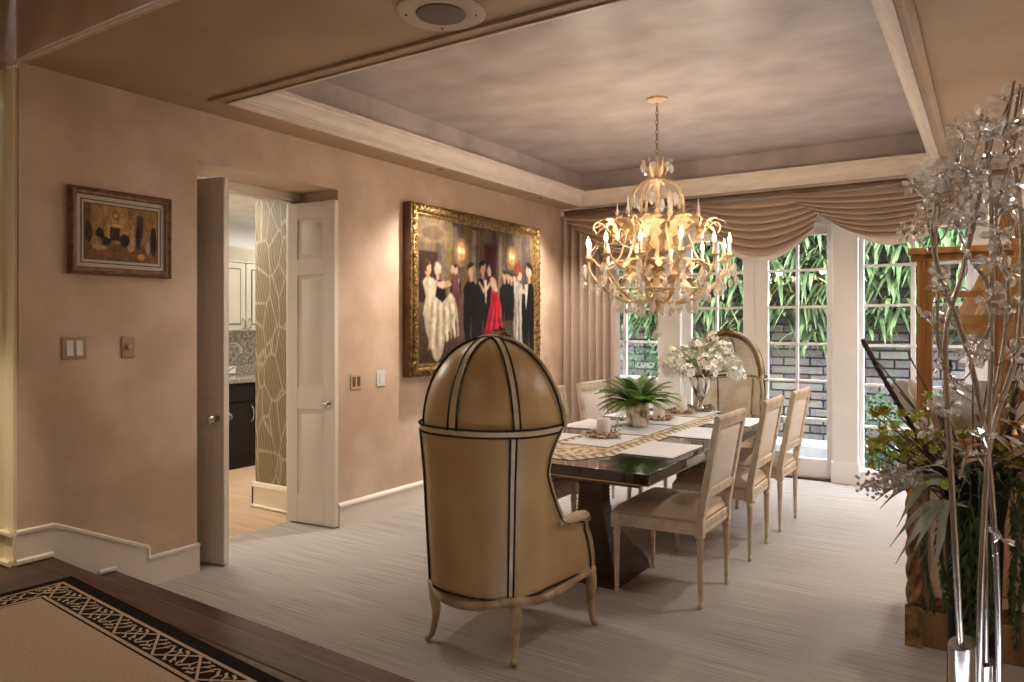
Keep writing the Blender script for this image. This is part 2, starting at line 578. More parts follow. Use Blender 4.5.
def obj(name, mb, mats, parent=None, bevel=0.0, smooth=38, loc=None, rot=None, scale=None, bseg=2):
    me = mb.data(name, mats, smooth) if isinstance(mb, MB) else mb
    o = bpy.data.objects.new(name, me)
    COL.objects.link(o)
    if parent:
        o.parent = parent
    if loc:
        o.location = loc
    if rot:
        o.rotation_euler = rot
    if scale:
        o.scale = scale if isinstance(scale, (tuple, list)) else (scale,) * 3
    if bevel:
        b = o.modifiers.new('bevel', 'BEVEL')
        b.width = bevel
        b.segments = bseg
        b.limit_method = 'ANGLE'
        b.angle_limit = math.radians(40)
    return o


def struct(name, mb, mats, parent=None, bevel=0.0, smooth=38):
    o = obj(name, mb, mats, parent, bevel, smooth)
    if not parent:
        o['kind'] = 'structure'
    return o


def tag(o, label, cat, group=None, kind=None):
    o['label'] = label
    o['category'] = cat
    if group:
        o['group'] = group
    if kind:
        o['kind'] = kind
    return o


def thing(name, label, cat, loc=(0, 0, 0), rz=0.0, group=None):
    o = bpy.data.objects.new(name, None)
    o.empty_display_size = 0.1
    COL.objects.link(o)
    o.location = loc
    o.rotation_euler = (0, 0, rz)
    return tag(o, label, cat, group)


def copy_tree(o, parent=None):
    c = o.copy()
    COL.objects.link(c)
    if parent:
        c.parent = parent
    for ch in list(o.children):
        copy_tree(ch, c)
    return c


def bez(pts, n=12):
    """Catmull-Rom through pts"""
    P = [Vector(p) for p in pts]
    P = [P[0] * 2 - P[1]] + P + [P[-1] * 2 - P[-2]]
    out = []
    for i in range(1, len(P) - 2):
        for k in range(n):
            t = k / n
            a, b, c, d = P[i - 1], P[i], P[i + 1], P[i + 2]
            out.append(0.5 * ((2 * b) + (c - a) * t + (2 * a - 5 * b + 4 * c - d) * t * t + (3 * b - a - 3 * c + d) * t ** 3))
    out.append(P[-2])
    return out


def interp(tab, x):
    if x <= tab[0][0]:
        return tab[0][1]
    for (a, va), (b, vb) in zip(tab, tab[1:]):
        if x <= b:
            return va + (vb - va) * (x - a) / (b - a)
    return tab[-1][1]


# ------------------------------------------------------------------ the room
XL = -4.02
ZC = 2.785
struct('floor', MB().box(-4.44, 1.5, 2.10, 7.52, -0.12, 0), 'carpet')
# raised hall floor and two stair treads, front edges turned by about two degrees
HZ = 0.303


def edge_y(x, y0, k):
    return y0 + k * (x + 4.0)


m = MB().prism([(-4.3, -2.6), (1.5, -2.6), (1.5, edge_y(1.5, 1.74, -0.036)), (-4.3, edge_y(-4.3, 1.74, -0.036))], 'z', 0.0, HZ)
struct('floor_hall', m, 'dark_wood')
m = MB().prism([(-4.04, edge_y(-4.04, 1.74, -0.036)), (1.5, edge_y(1.5, 1.74, -0.036)), (1.5, edge_y(1.5, 1.874, -0.036)), (-4.04, edge_y(-4.04, 1.874, -0.036))], 'z', HZ - 0.034, HZ + 0.001)
struct('stair_nosing', m, 'dark_wood_cross', bevel=0.010)
m = MB().prism([(-4.04, 1.70), (1.5, 1.50), (1.5, edge_y(1.5, 2.165, -0.030)), (-4.04, edge_y(-4.04, 2.165, -0.030))], 'z', 0.0, 0.12)
struct('stair_riser', m, 'dark_wood_cross')
m = MB().prism([(-4.04, edge_y(-4.04, 1.855, -0.036)), (1.5, edge_y(1.5, 1.855, -0.036)), (1.5, edge_y(1.5, 2.195, -0.030)), (-4.04, edge_y(-4.04, 2.195, -0.030))], 'z', 0.112, 0.145)
struct('stair_tread', m, 'dark_wood_cross', bevel=0.010)
m = MB().prism([(-4.04, edge_y(-4.04, 1.73, -0.036)), (1.5, edge_y(1.5, 1.73, -0.036)), (1.5, edge_y(1.5, 1.855, -0.036)), (-4.04, edge_y(-4.04, 1.855, -0.036))], 'z', 0.14, HZ - 0.03)
struct('stair_riser', m, 'dark_wood_cross')

# left wall with the deep double-door opening
m = MB().box(-4.44, XL, 1.72, 2.693, -0.1, ZC).box(-4.44, XL, 3.84, 7.7, -0.1, ZC).box(-4.44, XL, 2.693, 3.84, 2.482, ZC)
struct('wall_left', m, 'plaster_wall')
# hall side: cream reveal, brown header, closing walls (out of the frame)
struct('wall_hall_left', MB().box(-4.44, -4.032, 1.70, 1.719, 0, 2.76).box(-4.5, -4.13, -2.6, 1.72, 0, 2.76), 'cream_paint')
struct('wall_hall_header', MB().box(-4.5, -4.03, -2.6, 1.715, 2.77, 3.4), 'plaster_wall')
struct('wall_hall_back', MB().box(-4.5, 1.6, -2.8, -2.6, 0, 3.4), 'cream_paint')
struct('wall_hall_right', MB().box(1.5, 1.7, -2.8, 1.72, 0, 3.4), 'cream_paint')
struct('ceiling_hall', MB().box(-4.5, 1.7, -2.8, 1.70, 3.3, 3.42), 'plaster_ceiling')
struct('wall_right', MB().box(1.5, 1.7, 1.72, 7.7, -0.1, 3.4), 'plaster_wall')
struct('wall_beam', MB().box(-4.03, 1.6, 1.712, 1.745, ZC - 0.001, ZC + 0.01).box(-4.03, 1.6, 1.712, 1.90, ZC + 0.0005, 3.42), 'plaster_wall')
struct('trim_beam', MB().tube([(-4.02, 1.712, ZC + 0.002), (1.5, 1.712, ZC + 0.002)], 0.010, 8), 'crown_paint')

# ceiling with the tray opening
TX0, TX1, TY0, TY1 = -3.69, -0.33, 2.67, 7.03
m = MB()
m.box(-4.1, TX0, 1.74, 7.7, ZC, ZC + 0.1).box(TX1, 1.6, 1.74, 7.7, ZC, ZC + 0.1)
m.box(TX0, TX1, 1.74, TY0, ZC, ZC + 0.1).box(TX0, TX1, TY1, 7.7, ZC, ZC + 0.1)
struct('ceiling', m, 'plaster_ceiling')
struct('ceiling_tray', MB().box(TX0 - 0.2, TX1 + 0.2, TY0 - 0.2, TY1 + 0.2, 3.1, 3.2), 'tray_plaster')
m = MB()
a, b, c, d = TX0 + 0.015, TX1 - 0.015, TY0 + 0.015, TY1 - 0.015
m.box(a - 0.1, a, c - .1, d + .1, ZC + .02, 3.1).box(b, b + .1, c - .1, d + .1, ZC + .02, 3.1).box(a, b, c - .1, c, ZC + .02, 3.1).box(a, b, d, d + .1, ZC + .02, 3.1)
struct('ceiling_tray_wall', m, 'tray_plaster')
# crown moulding round the tray: profile (inward offset, height)
prof = [(-0.075, -0.002), (-0.075, -0.016), (-0.045, -0.020), (-0.035, -0.012), (-0.008, -0.012), (-0.008, -0.022), (0.008, -0.024), (0.012, 0.004), (0.024, 0.006), (0.026, 0.020), (0.034, 0.022),
        (0.040, 0.046), (0.056, 0.072), (0.080, 0.088), (0.084, 0.100), (0.100, 0.102), (0.104, 0.122), (0.0, 0.122)]


def tray_ring(prof):
    m = MB()
    for (o_, h) in prof:
        m.v += [(TX0 + o_, TY0 + o_, ZC + h), (TX1 - o_, TY0 + o_, ZC + h), (TX1 - o_, TY1 - o_, ZC + h), (TX0 + o_, TY1 - o_, ZC + h)]
    for i in range(len(prof) - 1):
        for k in range(4):
            k2 = (k + 1) % 4
            m.f.append((i * 4 + k, i * 4 + k2, (i + 1) * 4 + k2, (i + 1) * 4 + k))
            m.m.append(0)
    return m


struct('trim_tray_edge', tray_ring(prof[:6]), 'plaster_ceiling', smooth=25)
struct('trim_crown', tray_ring(prof[5:]), 'crown_paint', smooth=25)

# baseboards
m = MB().box(XL, XL + 0.018, 3.84, 7.50, 0, 0.145).prism([(XL, 0.145), (XL + 0.024, 0.145), (XL + 0.024, 0.155), (XL + 0.012, 0.172), (XL, 0.176)], 'y', 3.84, 7.5)
struct('baseboard_left', m, 'white_paint')
m = MB()
poly = [(1.70, 0.30), (1.876, 0.30), (1.90, 0.0), (2.70, 0.0), (2.70, 0.16), (2.378, 0.16), (2.378, 0.212), (1.876, 0.452), (1.70, 0.452)]
m.prism(poly, 'x', XL, XL + 0.018)
cap = [(2.70, 0.16), (2.378, 0.16), (2.378, 0.222), (1.876, 0.462), (1.70, 0.462)]
for (p, q) in zip(cap, cap[1:]):
    m.tube([(XL + 0.012, p[0], p[1]), (XL + 0.012, q[0], q[1])], 0.014, 6)
m.tube([(XL + 0.02, 1.70, 0.318), (XL + 0.02, 1.868, 0.318)], 0.016, 6)
m.tube([(XL + 0.02, 2.10, 0.158), (XL + 0.02, 2.188, 0.158)], 0.014, 6)
struct('baseboard_stair', m, 'white_paint')
m = MB().box(-4.13, XL + 0.014, 1.69, 1.722, HZ, 0.455).box(-4.13, -4.10, 0.3, 1.70, HZ, 0.455)
m.tube([(-4.12, 1.68, 0.46), (XL + 0.01, 1.68, 0.46)], 0.014, 6).tube([(-4.10, 1.70, 0.46), (-4.10, 0.3, 0.46)], 0.014, 6)
m.tube([(-4.12, 1.675, 0.318), (XL + 0.015, 1.675, 0.318)], 0.016, 6).tube([(-4.09, 1.70, 0.318), (-4.09, 0.3, 0.318)], 0.016, 6)
struct('baseboard_hall', m, 'cream_paint')

# door frame at the back of the opening
m = MB().box(-4.51, -4.44, 2.66, 2.74, 0, 2.49).box(-4.51, -4.44, 3.775, 3.86, 0, 2.49).box(-4.51, -4.44, 2.74, 3.775, 2.412, 2.49)
m.box(-4.45, -4.40, 2.70, 3.83, 2.43, 2.482)
struct('trim_doorframe', m, 'white_paint', bevel=0.004)
# bare walls beside the door frame on the kitchen side
struct('wall_kitchen_side', MB().box(-4.60, -4.44, 3.925, 6.4, 0, 2.62).box(-4.60, -4.44, 1.4, 2.66, 0, 2.62).box(-4.60, -4.44, 2.66, 3.925, 2.49, 2.62), 'kitchen_white')


# panelled door leaves ------------------------------------------------
def door_leaf(name, hinge, ang, w, flip=1):
    root = bpy.data.objects.new(name, None)
    COL.objects.link(root)
    root.location = hinge
    root.rotation_euler = (0, 0, ang)
    root['kind'] = 'structure'
    H = 2.40
    t = 0.022
    m = MB().box(0, w, -t * 0.55, t * 0.55, 0.01, H)
    for s in (-1, 1):
        f0, f1 = (t * 0.5, t) if s > 0 else (-t, -t * 0.5)
        sw = 0.095
        m.box(0, sw, f0, f1, 0.01, H).box(w - sw, w, f0, f1, 0.01, H)
        for z0, z1 in ((0.01, 0.22), (0.86, 1.02), (1.86, 1.98), (2.28, H)):
            m.box(sw, w - sw, f0, f1, z0, z1)
        for z0, z1 in ((0.22, 0.86), (1.02, 1.86), (1.98, 2.28)):
            k = 0.035
            x0, x1 = sw + k, w - sw - k
            y = s * t * 0.55
            y2 = s * t * 0.92
            e = 0.022
            p = [(x0, y, z0 + k), (x1, y, z0 + k), (x1, y, z1 - k), (x0, y, z1 - k), (x0 + e, y2, z0 + k + e), (x1 - e, y2, z0 + k + e), (x1 - e, y2, z1 - k - e), (x0 + e, y2, z1 - k - e)]
            fc = [(4, 5, 6, 7), (0, 1, 5, 4), (1, 2, 6, 5), (2, 3, 7, 6), (3, 0, 4, 7)]
            if s > 0:
                fc = [f[::-1] for f in fc]
            m.add(p, fc)
    struct('door_panel', m, 'white_paint', root, bevel=0.003)
    k = MB()
    for s in (-1, 1):
        k.lathe([(0.026, 0), (0.026, 0.006), (0.010, 0.010), (0.010, 0.03), (0.022, 0.036), (0.027, 0.05), (0.022, 0.064), (0.006, 0.07)], n=14)
        M = Matrix.Translation((w - 0.055, s * t, 0.91)) @ Matrix.Rotation(-s * PI / 2, 4, 'X')
        if s == -1:
            a = MB().merge(k, M)
        else:
            a.merge(k, M)
    kk = obj('door_knob', a, 'chrome', root)
    kk['label'] = 'chrome door knobs'
    return root


door_leaf('door_1', (-4.43, 2.765, 0), math.radians(10), 0.485)
door_leaf('door_2', (-4.455, 3.765, 0), math.radians(6), 0.452)

# ------------------------------------------------------------------ kitchen beyond the doors
struct('floor_kitchen', MB().box(-9.0, -4.44, 1.4, 7.0, -0.1, -0.002), 'oak_floor')
struct('ceiling_kitchen', MB().box(-9.0, -4.44, 1.4, 7.0, 2.62, 2.75), 'kitchen_white')
struct('wall_kitchen_paper', MB().box(-5.06, -4.44, 3.92, 4.12, 0, 2.62), 'leaf_wallpaper')
m = MB().box(-5.08, -4.51, 3.90, 3.92, 0, 0.17).prism([(3.92, 0.17), (3.895, 0.17), (3.905, 0.20), (3.92, 0.205)], 'x', -5.08, -4.51).tube([(-5.08, 3.895, 0.012), (-4.51, 3.895, 0.012)], 0.013, 6)
m.box(-5.08, -5.06, 3.90, 4.14, 0, 0.17)
struct('baseboard_kitchen', m, 'cream_paint')
struct('wall_kitchen_far', MB().box(-7.3, -7.1, 1.3, 7.0, 0, 2.62), 'kitchen_white')
struct('wall_kitchen_end', MB().box(-7.3, -4.6, 6.8, 7.0, 0, 2.62).box(-9, -4.6, 1.3, 1.4, 0, 2.62), 'kitchen_white')


def shaker(m, x, y0, y1, z0, z1, s, t=0.02, fw=0.06, m0=0, m1=1):
    """raised panel door on the plane X=x facing +X"""
    m.box(x, x + t, y0, y1, z0, z1, m0)
    m.box(x + t, x + t + 0.004, y0 + fw, y1 - fw, z0 + fw, z1 - fw, m1)
    m.box(x + t, x + t + 0.008, y0 + fw + 0.012, y1 - fw - 0.012, z0 + fw + 0.012, z1 - fw - 0.012, m0)
    return m


t = thing('wall_cabinet', 'grey-cream kitchen wall cabinet with dark glazed lines above the sink', 'cabinet', (-6.75, 4.9, 1.42))
obj('body', MB().box(-0.33, 0, -0.75, 0.95, 0, 0.74), 'kitchen_cabinet', t)
m = MB().prism([(-0.33, 0.74), (0.03, 0.74), (0.03, 0.77), (0.09, 0.86), (0.09, 0.9), (-0.33, 0.9)], 'y', -0.75, 0.95)
obj('cornice', m, 'kitchen_cabinet', t)
for (y0, y1, hy) in ((-0.30, 0.185, 0.155), (0.20, 0.60, 0.235), (-0.74, -0.31, -0.35)):
    dd = obj('door', shaker(MB(), 0.0, y0, y1, 0.015, 0.735, 1), ['kitchen_cabinet', 'kitchen_glaze'], t)
    obj('handle', MB().tube(bez([(0.02, hy, 0.03), (0.05, hy, 0.06), (0.05, hy, 0.11), (0.02, hy, 0.14)], 4), 0.008, 6), 'silver', dd)
t = thing('sink_cabinet', 'black kitchen base cabinet with curved silver handles under granite worktop', 'cabinet', (-6.55, 4.9, 0))
obj('body', MB().box(-0.53, 0, -0.75, 0.95, 0.0, 0.885), 'kitchen_black', t)
for (y0, y1, hy) in ((-0.32, 0.145, 0.11), (0.155, 0.60, 0.19)):
    dd = obj('door', shaker(MB(), 0.0, y0, y1, 0.10, 0.68, 1, m1=0), ['kitchen_black'], t)
    obj('handle', MB().tube(bez([(0.02, hy, 0.48), (0.055, hy, 0.52), (0.055, hy, 0.60), (0.02, hy, 0.64)], 4), 0.008, 6), 'silver', dd)
for (y0, y1) in ((-0.32, 0.145), (0.155, 0.60)):
    obj('drawer', MB().box(0, 0.02, y0, y1, 0.70, 0.87), 'kitchen_black', t, bevel=0.004)
o = tag(obj('kitchen_worktop', MB().box(-7.1, -6.50, 4.1, 5.9, 0.887, 0.94), 'granite', bevel=0.008), 'speckled brown granite worktop on the black kitchen cabinet', 'worktop')
struct('wall_backsplash', MB().box(-7.12, -7.08, 4.1, 5.9, 1.05, 1.42), 'backsplash')
struct('trim_backsplash_ledge', MB().box(-7.1, -6.95, 4.1, 5.9, 0.94, 1.05), 'granite')
t = thing('faucet', 'tall chrome gooseneck faucet on the granite worktop', 'faucet', (-6.75, 4.86, 0.94))
obj('base', MB().lathe([(0.035, 0), (0.035, 0.02), (0.02, 0.05), (0.016, 0.10)], n=12), 'chrome', t)
obj('spout', MB().tube(bez([(0, 0, 0.08), (0, 0, 0.25), (0.03, 0.01, 0.34), (0.10, 0.04, 0.36), (0.16, 0.06, 0.31), (0.165, 0.06, 0.25)], 6), 0.014, 8), 'chrome', t)
obj('lever', MB().tube([(0, 0.02, 0.06), (0.02, 0.09, 0.10)], 0.008, 6), 'chrome', t)
for i, (y, lab) in enumerate(((5.04, 'white wall socket plate on the kitchen backsplash, right of the faucet'), (4.70, 'white wall socket plate on the kitchen backsplash, left of the faucet'))):
    tag(obj('socket_plate', MB().box(-6.95, -6.94, y, y + 0.08, 0.96, 1.04), 'switch_white', bevel=0.003), lab, 'socket')

# ------------------------------------------------------------------ window wall
YB = 7.5
struct('wall_back', MB().box(-4.44, 1.5, YB, 7.7, 2.46, 3.3).box(-4.44, -3.86, YB, 7.7, -0.1, 2.46).box(-3.86, -2.72, YB, 7.7, -0.1, 0.88).box(-0.10, 1.5, YB, 7.7, -0.1, 2.46), 'window_paint')
m = MB()
for x0, x1 in ((-2.985, -2.735), (-1.245, -1.025), (-0.12, 0.12)):
    m.box(x0, x1, YB - 0.03, 7.68, 0, 2.46).box(x0 - 0.012, x1 + 0.012, YB - 0.045, YB, 0, 0.19)
    m.prism([(YB - 0.045, 0.19), (YB - 0.03, 0.215), (YB, 0.215), (YB, 0.19)], 'x', x0 - 0.01, x1 + 0.01)
struct('trim_pilasters', m, 'window_paint', bevel=0.004)
struct('baseboard_back', MB().box(-1.03, 1.5, YB - 0.014, YB + 0.02, 0, 0.13).box(-4.02, -2.98, YB - 0.014, YB, 0, 0.17), 'window_paint')
struct('trim_threshold', MB().box(-2.735, -1.245, YB - 0.02, 7.7, -0.02, 0.02), 'dark_wood_cross')
ZR = [2.385, 2.024, 1.665, 1.305, 0.945, 0.576]


def glazed(name, x0, x1, gx, z0, z1, rows, y=7.54, t=0.045, sash_bottom=0.0, mw=0.024):
    """frame with glass openings; gx = list of (left,right) glass columns"""
    root = bpy.data.objects.new(name, None)
    COL.objects.link(root)
    root['kind'] = 'structure'
    gl, gr = gx[0][0], gx[-1][1]
    m = MB().box(x0, gl, y, y + t, sash_bottom, 2.47).box(gr, x1, y, y + t, sash_bottom, 2.47).box(gl, gr, y, y + t, sash_bottom, z0).box(gl, gr, y, y + t, z1, 2.47)
    struct('sash_frame', m, 'window_paint', root, bevel=0.004)
    m = MB()
    for (a, b) in zip(gx, gx[1:]):
        m.box(a[1], b[0], y + 0.004, y + t - 0.004, z0, z1)
    for z in rows:
        if z0 + 0.05 < z < z1 - 0.05:
            m.box(gl, gr, y + 0.006, y + t - 0.006, z - mw / 2, z + mw / 2)
    struct('muntins', m, 'window_paint', root)
    struct('window_glass', MB().box(gl, gr, y + 0.020, y + 0.024, z0, z1), 'clear_glass', root)
    return root


dl = glazed('door_3', -2.735, -1.985, [(-2.64, -2.385), (-2.36, -2.10)], 0.20, 2.36, ZR)
dr = glazed('door_4', -1.983, -1.245, [(-1.853, -1.592), (-1.567, -1.307)], 0.20, 2.36, ZR)
glazed('window_1', -3.90, -2.985, [(-3.83, -3.42), (-3.385, -2.99)], 0.93, 2.36, ZR, sash_bottom=0.88)
glazed('window_2', -1.025, -0.12, [(-0.985, -0.60), (-0.565, -0.18)], 0.15, 2.36, [2.04, 1.67, 1.297, 0.93, 0.54])
struct('trim_sill', MB().box(-3.9, -2.985, YB - 0.03, YB + 0.06, 0.875, 0.915), 'window_paint', bevel=0.004)

# ------------------------------------------------------------------ garden outside
struct('ground_garden', MB().box(-9, 6, 7.7, 12, -0.12, -0.05), 'paving')
struct('wall_garden', MB().box(-9, 6, 9.3, 9.6, -0.1, 2.9), 'stone_wall')
struct('trim_garden_curb', MB().box(-9, 6, 8.75, 9.3, -0.05, 0.13), 'paving', bevel=0.01)
struct('wall_garden_upper', MB().box(-9, 6, 9.34, 9.7, 2.9, 3.15), 'garden_soil')


def fern_mesh(n, L, seed):
    rnd = random.Random(seed)
    m = MB()
    for i in range(n):
        a = rnd.uniform(-PI, 0.0)
        d = Vector((math.cos(a) * 0.9, -0.30 + 0.45 * math.sin(a), rnd.uniform(0.15, 0.9)))
        m.blade((rnd.uniform(-.1, .1), rnd.uniform(-.02, .04), rnd.uniform(-.1, .1)), d, L * rnd.uniform(0.55, 1.1), rnd.uniform(0.030, 0.056), rnd.uniform(0.45, 1.35), 6)
    return m.data('wall_fern', 'garden_fern')


fms = [fern_mesh(36, 0.46, 3 + i) for i in range(5)]
rf = random.Random(5)
for row, (z, cnt) in enumerate(((2.85, 16), (2.58, 17), (2.30, 17), (2.00, 16), (1.70, 14), (1.42, 8))):
    for i in range(cnt):
        x = -4.9 + 5.6 * (i + 0.5 * (row % 2) + rf.uniform(-.25, .25)) / cnt
        o = obj('wall_fern', fms[(i + row) % 5], 'garden_fern')
        o.location = (x, 9.24, z + rf.uniform(-.1, .1))
        s = rf.uniform(0.85, 1.15)
        o.scale = (s if (i % 2) else -s, s, s)
        tag(o, 'green strap-leaved fern hanging on the stone garden wall outside the windows', 'fern', 'hanging ferns on the garden wall')


def shrub_mesh(n, rx, ry, rz, seed, leaf=0.05):
    rnd = random.Random(seed)
    m = MB()
    for i in range(n):
        v = Vector((rnd.gauss(0, 1), rnd.gauss(0, 1), rnd.gauss(0, 1))).normalized()
        k = rnd.uniform(0.55, 1.0)
        p = (v.x * rx * k, v.y * ry * k, rz + v.z * rz * k)
        d = v + Vector((rnd.uniform(-.8, .8), rnd.uniform(-.8, .8), rnd.uniform(-.3, .8)))
        m.blade(p, d, leaf * rnd.uniform(.8, 1.6), leaf * 0.55, 0.4, 3)
    return m.data('shrub', 'garden_shrub')


for (x, y, z, rx, rz, n, lab) in ((-4.40, 8.55, 0.1, 0.42, 0.78, 1300, 'leafy green shrub outside the left window beside the curtain'),
                                  (-3.52, 8.60, 0.1, 0.40, 0.66, 1100, 'leafy shrub outside between the left window and the glass doors'),
                                  (-0.98, 8.45, 0.0, 0.32, 0.42, 900, 'low dark green shrub outside the window nearest the gilt cabinet'),
                                  (-0.30, 8.45, 0.0, 0.32, 0.48, 900, 'low shrub outside, behind the wooden cabinet post')):
    t = thing('shrub', lab, 'shrub', (x, y, z - 0.05), 0)
    obj('foliage', shrub_mesh(n, rx, 0.28, rz, int(-x * 10)), 'garden_shrub', t)
    m = MB()
    for k in range(4):
        m.tube([(0.04 * k - 0.06, 0, 0), (rx * (k - 1.5) * 0.3, 0, rz)], 0.012, 5)
    obj('stem', m, 'stem_brown', t)

# ------------------------------------------------------------------ curtain and swags
CY = 7.22
t = thing('curtain', 'rosy brown silk curtain hanging beside the left window in front of the corner', 'curtain', (-3.72, CY, 0))


def curt(u, v):
    x = -0.30 + 0.66 * u
    z = 2.66 - 2.64 * v
    amp = 0.044 + 0.014 * v
    ph = u * 2 * PI * 7.0 + 0.7 * math.sin(u * 9) + 0.25 * math.sin(v * 3 + u * 5)
    y = amp * (math.sin(ph) + 0.35 * math.sin(2 * ph + 1))
    return (x + 0.02 * math.cos(ph) + 0.03 * v * (u - .3), y, z)


obj('fabric', MB().grid(curt, 150, 26), 'silk_curtain', t, smooth=60)
obj('heading', MB().grid(lambda u, v: (-0.30 + 0.66 * u, 0.02 * math.sin(u * 2 * PI * 14), 2.73 - 0.08 * v), 150, 2), 'silk_curtain', t, smooth=60)

t = thing('curtain_pole', 'long brown wooden curtain pole under the ceiling along the window wall', 'curtain pole', (-2.0, CY - 0.02, 2.735))
obj('pole', MB().tube([(-2.0, 0, 0), (2.6, 0, 0)], 0.026, 12), 'pole_brown', t)
obj('finial', MB().ball((-2.0, -0.005, -0.005), 0.036, 12), 'swag_lining', t)
for x in (-1.2, 0.4, 1.9):
    obj('bracket', MB().box(x - .015, x + .015, 0, 0.30, -0.015, 0.015), 'pole_brown', t)


def swag(name, label, xa, xb, la, lb, sag, wa, wb, folds, y0, group='swags over the windows', skew=0.0):
    """festoon: top pinned at xa..xb; at both ends folds are stacked over a drop la / lb and a width wa / wb"""
    t = thing(name, label, 'window swag', (0.5 * (xa + xb), y0, 2.715), 0, group)
    cx = 0.5 * (xa + xb)

    def pt(u, v):
        ax, az = xa + wa * v, -la * v
        bx, bz = xb - wb * v, -lb * v
        x = ax + (bx - ax) * u
        s = (1 - abs(2 * (u ** (1 - skew * 0.35)) - 1) ** 2.0)
        z = az + (bz - az) * u - (0.03 + sag * v ** 1.0) * s
        ph = v * PI * folds + 0.20 * math.sin(u * 4 + v * 9)
        fold = abs(math.sin(ph)) ** 0.65
        open_ = 0.5 + 0.5 * s
        y = 0.035 - 0.095 * open_ * fold - 0.05 * s * v - 0.02 * v
        z += -0.038 * fold * open_
        return (x - cx, y, z)
    obj('fabric', MB().grid(pt, 56, folds * 12), 'swag_silk', t, smooth=75)

    def lin(u, v):
        p = pt(u, 1.0)
        return (p[0], p[1] + 0.03, p[2] + 0.03 - 0.085 * v * (0.35 + 0.65 * (1 - abs(2 * u - 1) ** 2)))
    obj('lining', MB().grid(lin, 40, 2), 'swag_lining', t, smooth=70)
    return t


swag('window_swag', 'rosy silk swag draped at the left end of the pole above the curtain', -4.02, -2.40, 0.40, 0.24, 0.30, 0.52, 0.10, 7, CY - 0.06)
swag('window_swag', 'rosy silk swag draped in the middle of the pole above the french doors', -2.50, -1.26, 0.20, 0.36, 0.25, 0.10, 0.10, 7, CY - 0.08)
swag('window_swag', 'rosy silk swag draped at the right end of the pole near the crystal lamp', -1.60, -0.02, 0.32, 0.22, 0.17, 0.46, 0.12, 8, CY - 0.13)

# ------------------------------------------------------------------ pictures on the left wall


class Canvas:
    """flat painted picture on a plane X = const; a runs along +Y, b upward; strokes are soft-edged patches of paint"""

    def __init__(s, x, y0, y1, z0, z1, W, H, soft=2):
        s.x, s.y0, s.y1, s.z0, s.z1, s.W, s.H, s.soft = x, y0, y1, z0, z1, W, H, soft
        s.img = np.zeros((H, W, 3))
        g = np.random.RandomState(4)

        def field(fx, fy):
            n = g.rand(fy, fx)
            yy = np.linspace(0, fy - 1.001, H)
            xx = np.linspace(0, fx - 1.001, W)
            yi, xi = yy.astype(int), xx.astype(int)
            fy_, fx_ = (yy - yi)[:, None], (xx - xi)[None]
            y2, x2 = np.minimum(yi + 1, fy - 1), np.minimum(xi + 1, fx - 1)
            return (n[yi][:, xi] * (1 - fx_) + n[yi][:, x2] * fx_) * (1 - fy_) + (n[y2][:, xi] * (1 - fx_) + n[y2][:, x2] * fx_) * fy_ - 0.5
        s.n = field(W // 5, H // 9) * 0.9 + field(W // 3, H // 3) * 0.5
        s.nx = field(W // 12, H // 12)
        s.ny = field(W // 11, H // 11)
        A, B = np.meshgrid((np.arange(W) + .5) / W, (np.arange(H) + .5) / H)
        s.A, s.B = A + s.nx * 0.010, B + s.ny * 0.012

    def poly(s, pts, col, vary=0.55):
        ins = np.zeros((s.H, s.W), bool)
        n = len(pts)
        for i in range(n):
            (xa, ya), (xb, yb) = pts[i], pts[(i + 1) % n]
            if ya == yb:
                continue
            c = ((ya > s.B) != (yb > s.B)) & (s.A < (xb - xa) * (s.B - ya) / (yb - ya) + xa)
            ins ^= c
        m = ins.astype(float)
        for _ in range(s.soft):
            p = np.pad(m, 1, mode='edge')
            m = (p[1:-1, 1:-1] * 2 + p[:-2, 1:-1] + p[2:, 1:-1] + p[1:-1, :-2] + p[1:-1, 2:]) / 6
        c = np.array(col)[None, None] * (1 + vary * s.n[..., None])
        s.img = s.img * (1 - m[..., None]) + c * m[..., None]

    def ell(s, a, b, ra, rb, col, n=16, vary=0.4):
        s.poly([(a + ra * math.cos(2 * PI * i / n), b + rb * math.sin(2 * PI * i / n)) for i in range(n)], col, vary)

    def rect(s, a0, a1, b0, b1, col):
        s.poly([(a0, b0), (a1, b0), (a1, b1), (a0, b1)], col)

    def build(s, name, parent, gain=1.0):
        W, H = s.W, s.H
        mb = MB().grid(lambda u, v: (s.x, s.y0 + (s.y1 - s.y0) * u, s.z0 + (s.z1 - s.z0) * v), W - 1, H - 1)
        o = obj(name, mb, 'oil_paint', parent, smooth=0)
        at = o.data.color_attributes.new('paint', 'FLOAT_COLOR', 'POINT')
        rgba = np.ones((H * W, 4))
        rgba[:, :3] = (gain * np.clip(s.img, 0.003, 1) ** 1.15).reshape(-1, 3)
        at.data.foreach_set('color', rgba.ravel())
        return o


t = thing('ballroom_painting', 'large ballroom painting of dancing couples in a carved gilt frame on the wall', 'painting', (XL, 5.57, 1.06))
Y0, Y1, Z0, Z1 = -1.02, 1.02, 0.0, 1.435
o = obj('frame_side', MB().box(0.0, 0.075, Y0, Y1, Z0, Z1), 'frame_brown', t, bevel=0.006)


def frame_ring(mb, prof, Y0, Y1, Z0, Z1, m=0):
    """prof: (inset, x) list from outer to inner"""
    k = len(mb.v)
    for (i, x) in prof:
        mb.v += [(x, Y0 + i, Z0 + i), (x, Y1 - i, Z0 + i), (x, Y1 - i, Z1 - i), (x, Y0 + i, Z1 - i)]
    for r in range(len(prof) - 1):
        for q in range(4):
            q2 = (q + 1) % 4
            mb.f.append((k + r * 4 + q, k + r * 4 + q2, k + r * 4 + 4 + q2, k + r * 4 + 4 + q))
            mb.m.append(m)
    return mb


